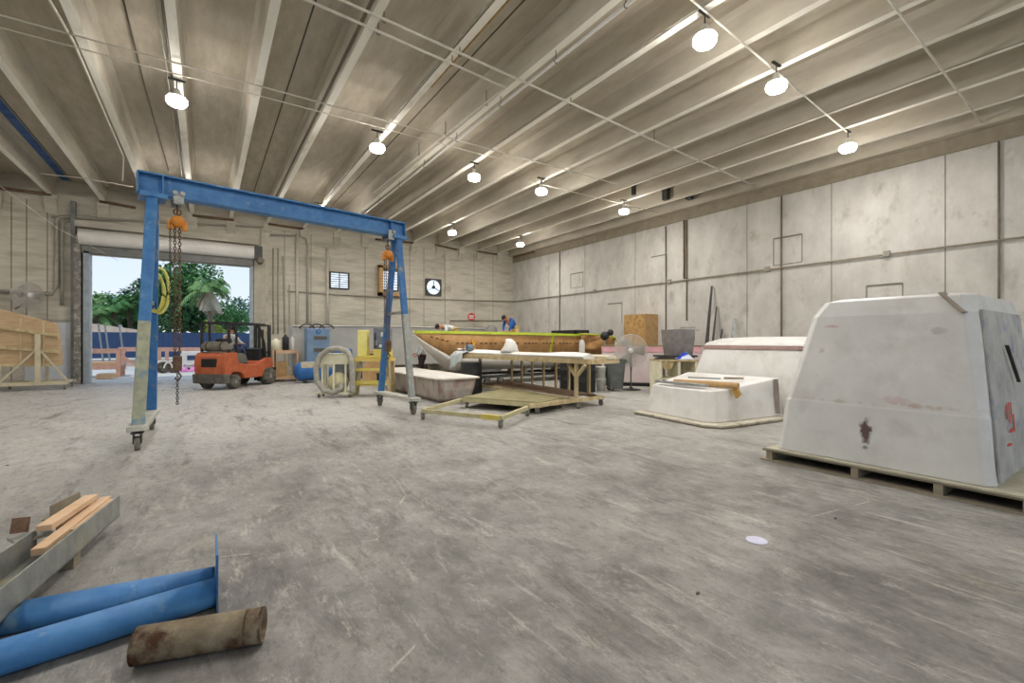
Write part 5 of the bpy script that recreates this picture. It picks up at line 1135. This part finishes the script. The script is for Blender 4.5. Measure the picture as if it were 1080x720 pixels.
# slim masts standing in the yard
for u, v0, lab in ((110, 341, 'leftmost thin grey mast in the yard'), (117, 343, 'second thin grey mast in the yard'), (132, 342, 'third thin grey mast in the yard')):
    p = WYZ(u, v0, 33); b = NB(); tube(b, [(p.x, 33, -.03), (p.x-.25, 33, p.z)], .045, 6); tag(ob('mast', b, STEEL), lab, 'mast', 'masts in the yard')

# ---- trees
LEAF = [mat('leaf_dark', '#234425', '#3a6335', 1.2, .8, lo=.35, hi=.65), mat('leaf_mid', '#3a6b35', '#568448', 1.2, .8), mat('leaf_light', '#5d8348', '#7f9f62', 1.2, .8), mat('leaf_yellow', '#98a347', '#b3b95c', 1.2, .8), mat('leaf_blue', '#2e5a4a', '#4c7a66', 1.2, .8)]
BARK = mat('bark', '#6a5d4c', '#8a7d6a', 6, .9)
def tree(label, x, y, h, r, m, n=1500, ls=.32, crown=.55):
    n = int(n*1.5)
    t = thing('tree', label, 'tree', (x, y, -.03), 0, None)
    b = NB(); th = h*(1-crown)+.5; tube(b, [(0, 0, 0), (.1, 0, th*.5), (0, .1, th), (.1, 0, h*.8)], [.2, .17, .13, .04], 8)
    for k in range(6): a = k*1.05; tube(b, [(0, .05, th*.8+k*.15), (math.cos(a)*r*.6, math.sin(a)*r*.6, th+h*.12+.1*k)], [.07, .03], 6)
    ob('trunk', b, BARK, t, True)
    b = NB(); blobs = []
    for k in range(14):
        a = random.uniform(0, 2*PI); q = random.random()**.6; zc2 = h*(1-crown)+h*crown*random.uniform(.12, .9); rr = r*(1-.55*abs((zc2-h*(1-crown*.5))/(h*crown*.5))**1.6)
        blobs.append((Vector((math.cos(a)*rr*q*.75, math.sin(a)*rr*q*.75, zc2)), r*random.uniform(.28, .48)))
    for k in range(n):
        c, R_ = random.choice(blobs); d_ = Vector((random.gauss(0, 1), random.gauss(0, 1), random.gauss(0, 1))).normalized()
        p = c+d_*R_*random.uniform(.75, 1.05); s_ = ls*random.uniform(.6, 1.3)
        nx = Vector((random.gauss(0, 1), random.gauss(0, 1), random.gauss(0, .6))).normalized(); ny = nx.cross(d_+Vector((.1, .2, .3))).normalized()
        b.faces.new([b.verts.new(p+nx*s_*.5), b.verts.new(p+ny*s_*.3), b.verts.new(p-nx*s_*.5), b.verts.new(p-ny*s_*.3)])
    ob('foliage', b, m, t)
def palm(label, x, y, h, fl_, m, n=16, skirt=False):
    t = thing('palm_tree', label, 'palm tree', (x, y, -.03))
    b = NB(); tube(b, [(.1*math.sin(k*.7), 0, h*k/8) for k in range(9)], [.2-.008*k for k in range(9)], 10); ob('trunk', b, BARK, t, True)
    def fronds(n, el0, el1, m, nm, L_, droop):
        b = NB()
        for k in range(n):
            a = 2*PI*k/n+random.uniform(-.2, .2); el = random.uniform(el0, el1); L2 = L_*random.uniform(.8, 1.1)
            P = []
            for i in range(9):
                s_ = i/8; rr = L2*s_*math.cos(el)*(1-.25*s_*s_); zz_ = L2*s_*math.sin(el)-droop*L2*s_*s_
                P.append(Vector((.1*math.sin(5.6)+rr*math.cos(a), rr*math.sin(a), h+zz_)))
            tube(b, P, .02, 4)
            sdv = Vector((-math.sin(a), math.cos(a), 0))
            for i in range(1, 9):
                for w2 in (0, .5):
                    base_ = P[i-1].lerp(P[i], w2); dirv = (P[i]-P[i-1]).normalized()
                    ll = .55*math.sin(PI*min(1, (i+w2)/9.5))*L_/2.2+.1
                    for s2 in (-1, 1):
                        tip = base_+sdv*s2*ll*.8+dirv*ll*.5-V(0, 0, ll*.45)
                        b.faces.new([b.verts.new(base_), b.verts.new(base_+dirv*.13), b.verts.new(tip)])
        ob(nm, b, m, t)
    fronds(n, -.1, 1.2, m, 'frond_crown', fl_, .65)
    if skirt: fronds(12, -1.3, -.8, mat('dry_frond', '#b5a68f', '#cdbfa8', 3), 'dry_frond_skirt', fl_*.75, .1)
def TX(u, Y): return WY(u, Y)
tree('dense dark green tree rising right of the gantry left post', TX(176, 48), 48, 7.0, 3.0, LEAF[0], 2600)
tree('bright green tree with the highest crown in the doorway', TX(205, 47), 47, 8.6, 3.3, LEAF[1], 2600)
tree('green tree between the two gantry posts and the dense one', TX(160, 50), 50, 6.4, 2.6, LEAF[4], 1800)
tree('low leafy tree right of the gantry post bottom', TX(192, 43), 43, 4.8, 2.4, LEAF[0], 1600)
tree('hazy bluish tree at the right side of the doorway', TX(246, 60), 60, 5.8, 3.2, LEAF[4], 1600)
tree('rounded mid green tree seen above the forklift guard', TX(232, 52), 52, 4.9, 2.6, LEAF[1], 1400)
tree('yellow-green shrub behind the forklift guard', TX(228, 40), 40, 3.2, 1.2, LEAF[3], 900, .2, .8)
tree('low dark tree behind the beige roof at left', TX(150, 53), 53, 4.6, 2.4, LEAF[0], 1500)
tree('pale green tree at the left jamb of the doorway', TX(101, 52), 52, 5.2, 2.6, LEAF[2], 1500)
palm('leftmost palm with drooping fronds at the door jamb', TX(103, 46), 46, 3.6, 2.2, LEAF[2])
palm('second palm from the left behind the beige roof', TX(121, 47), 47, 4.2, 2.3, LEAF[1])
palm('third palm from the left behind the beige roof', TX(138, 48), 48, 4.6, 2.3, LEAF[1])
palm('tall palm with dry pale skirt above the forklift', TX(222, 38), 38, 5.2, 2.3, LEAF[2], 18, True)
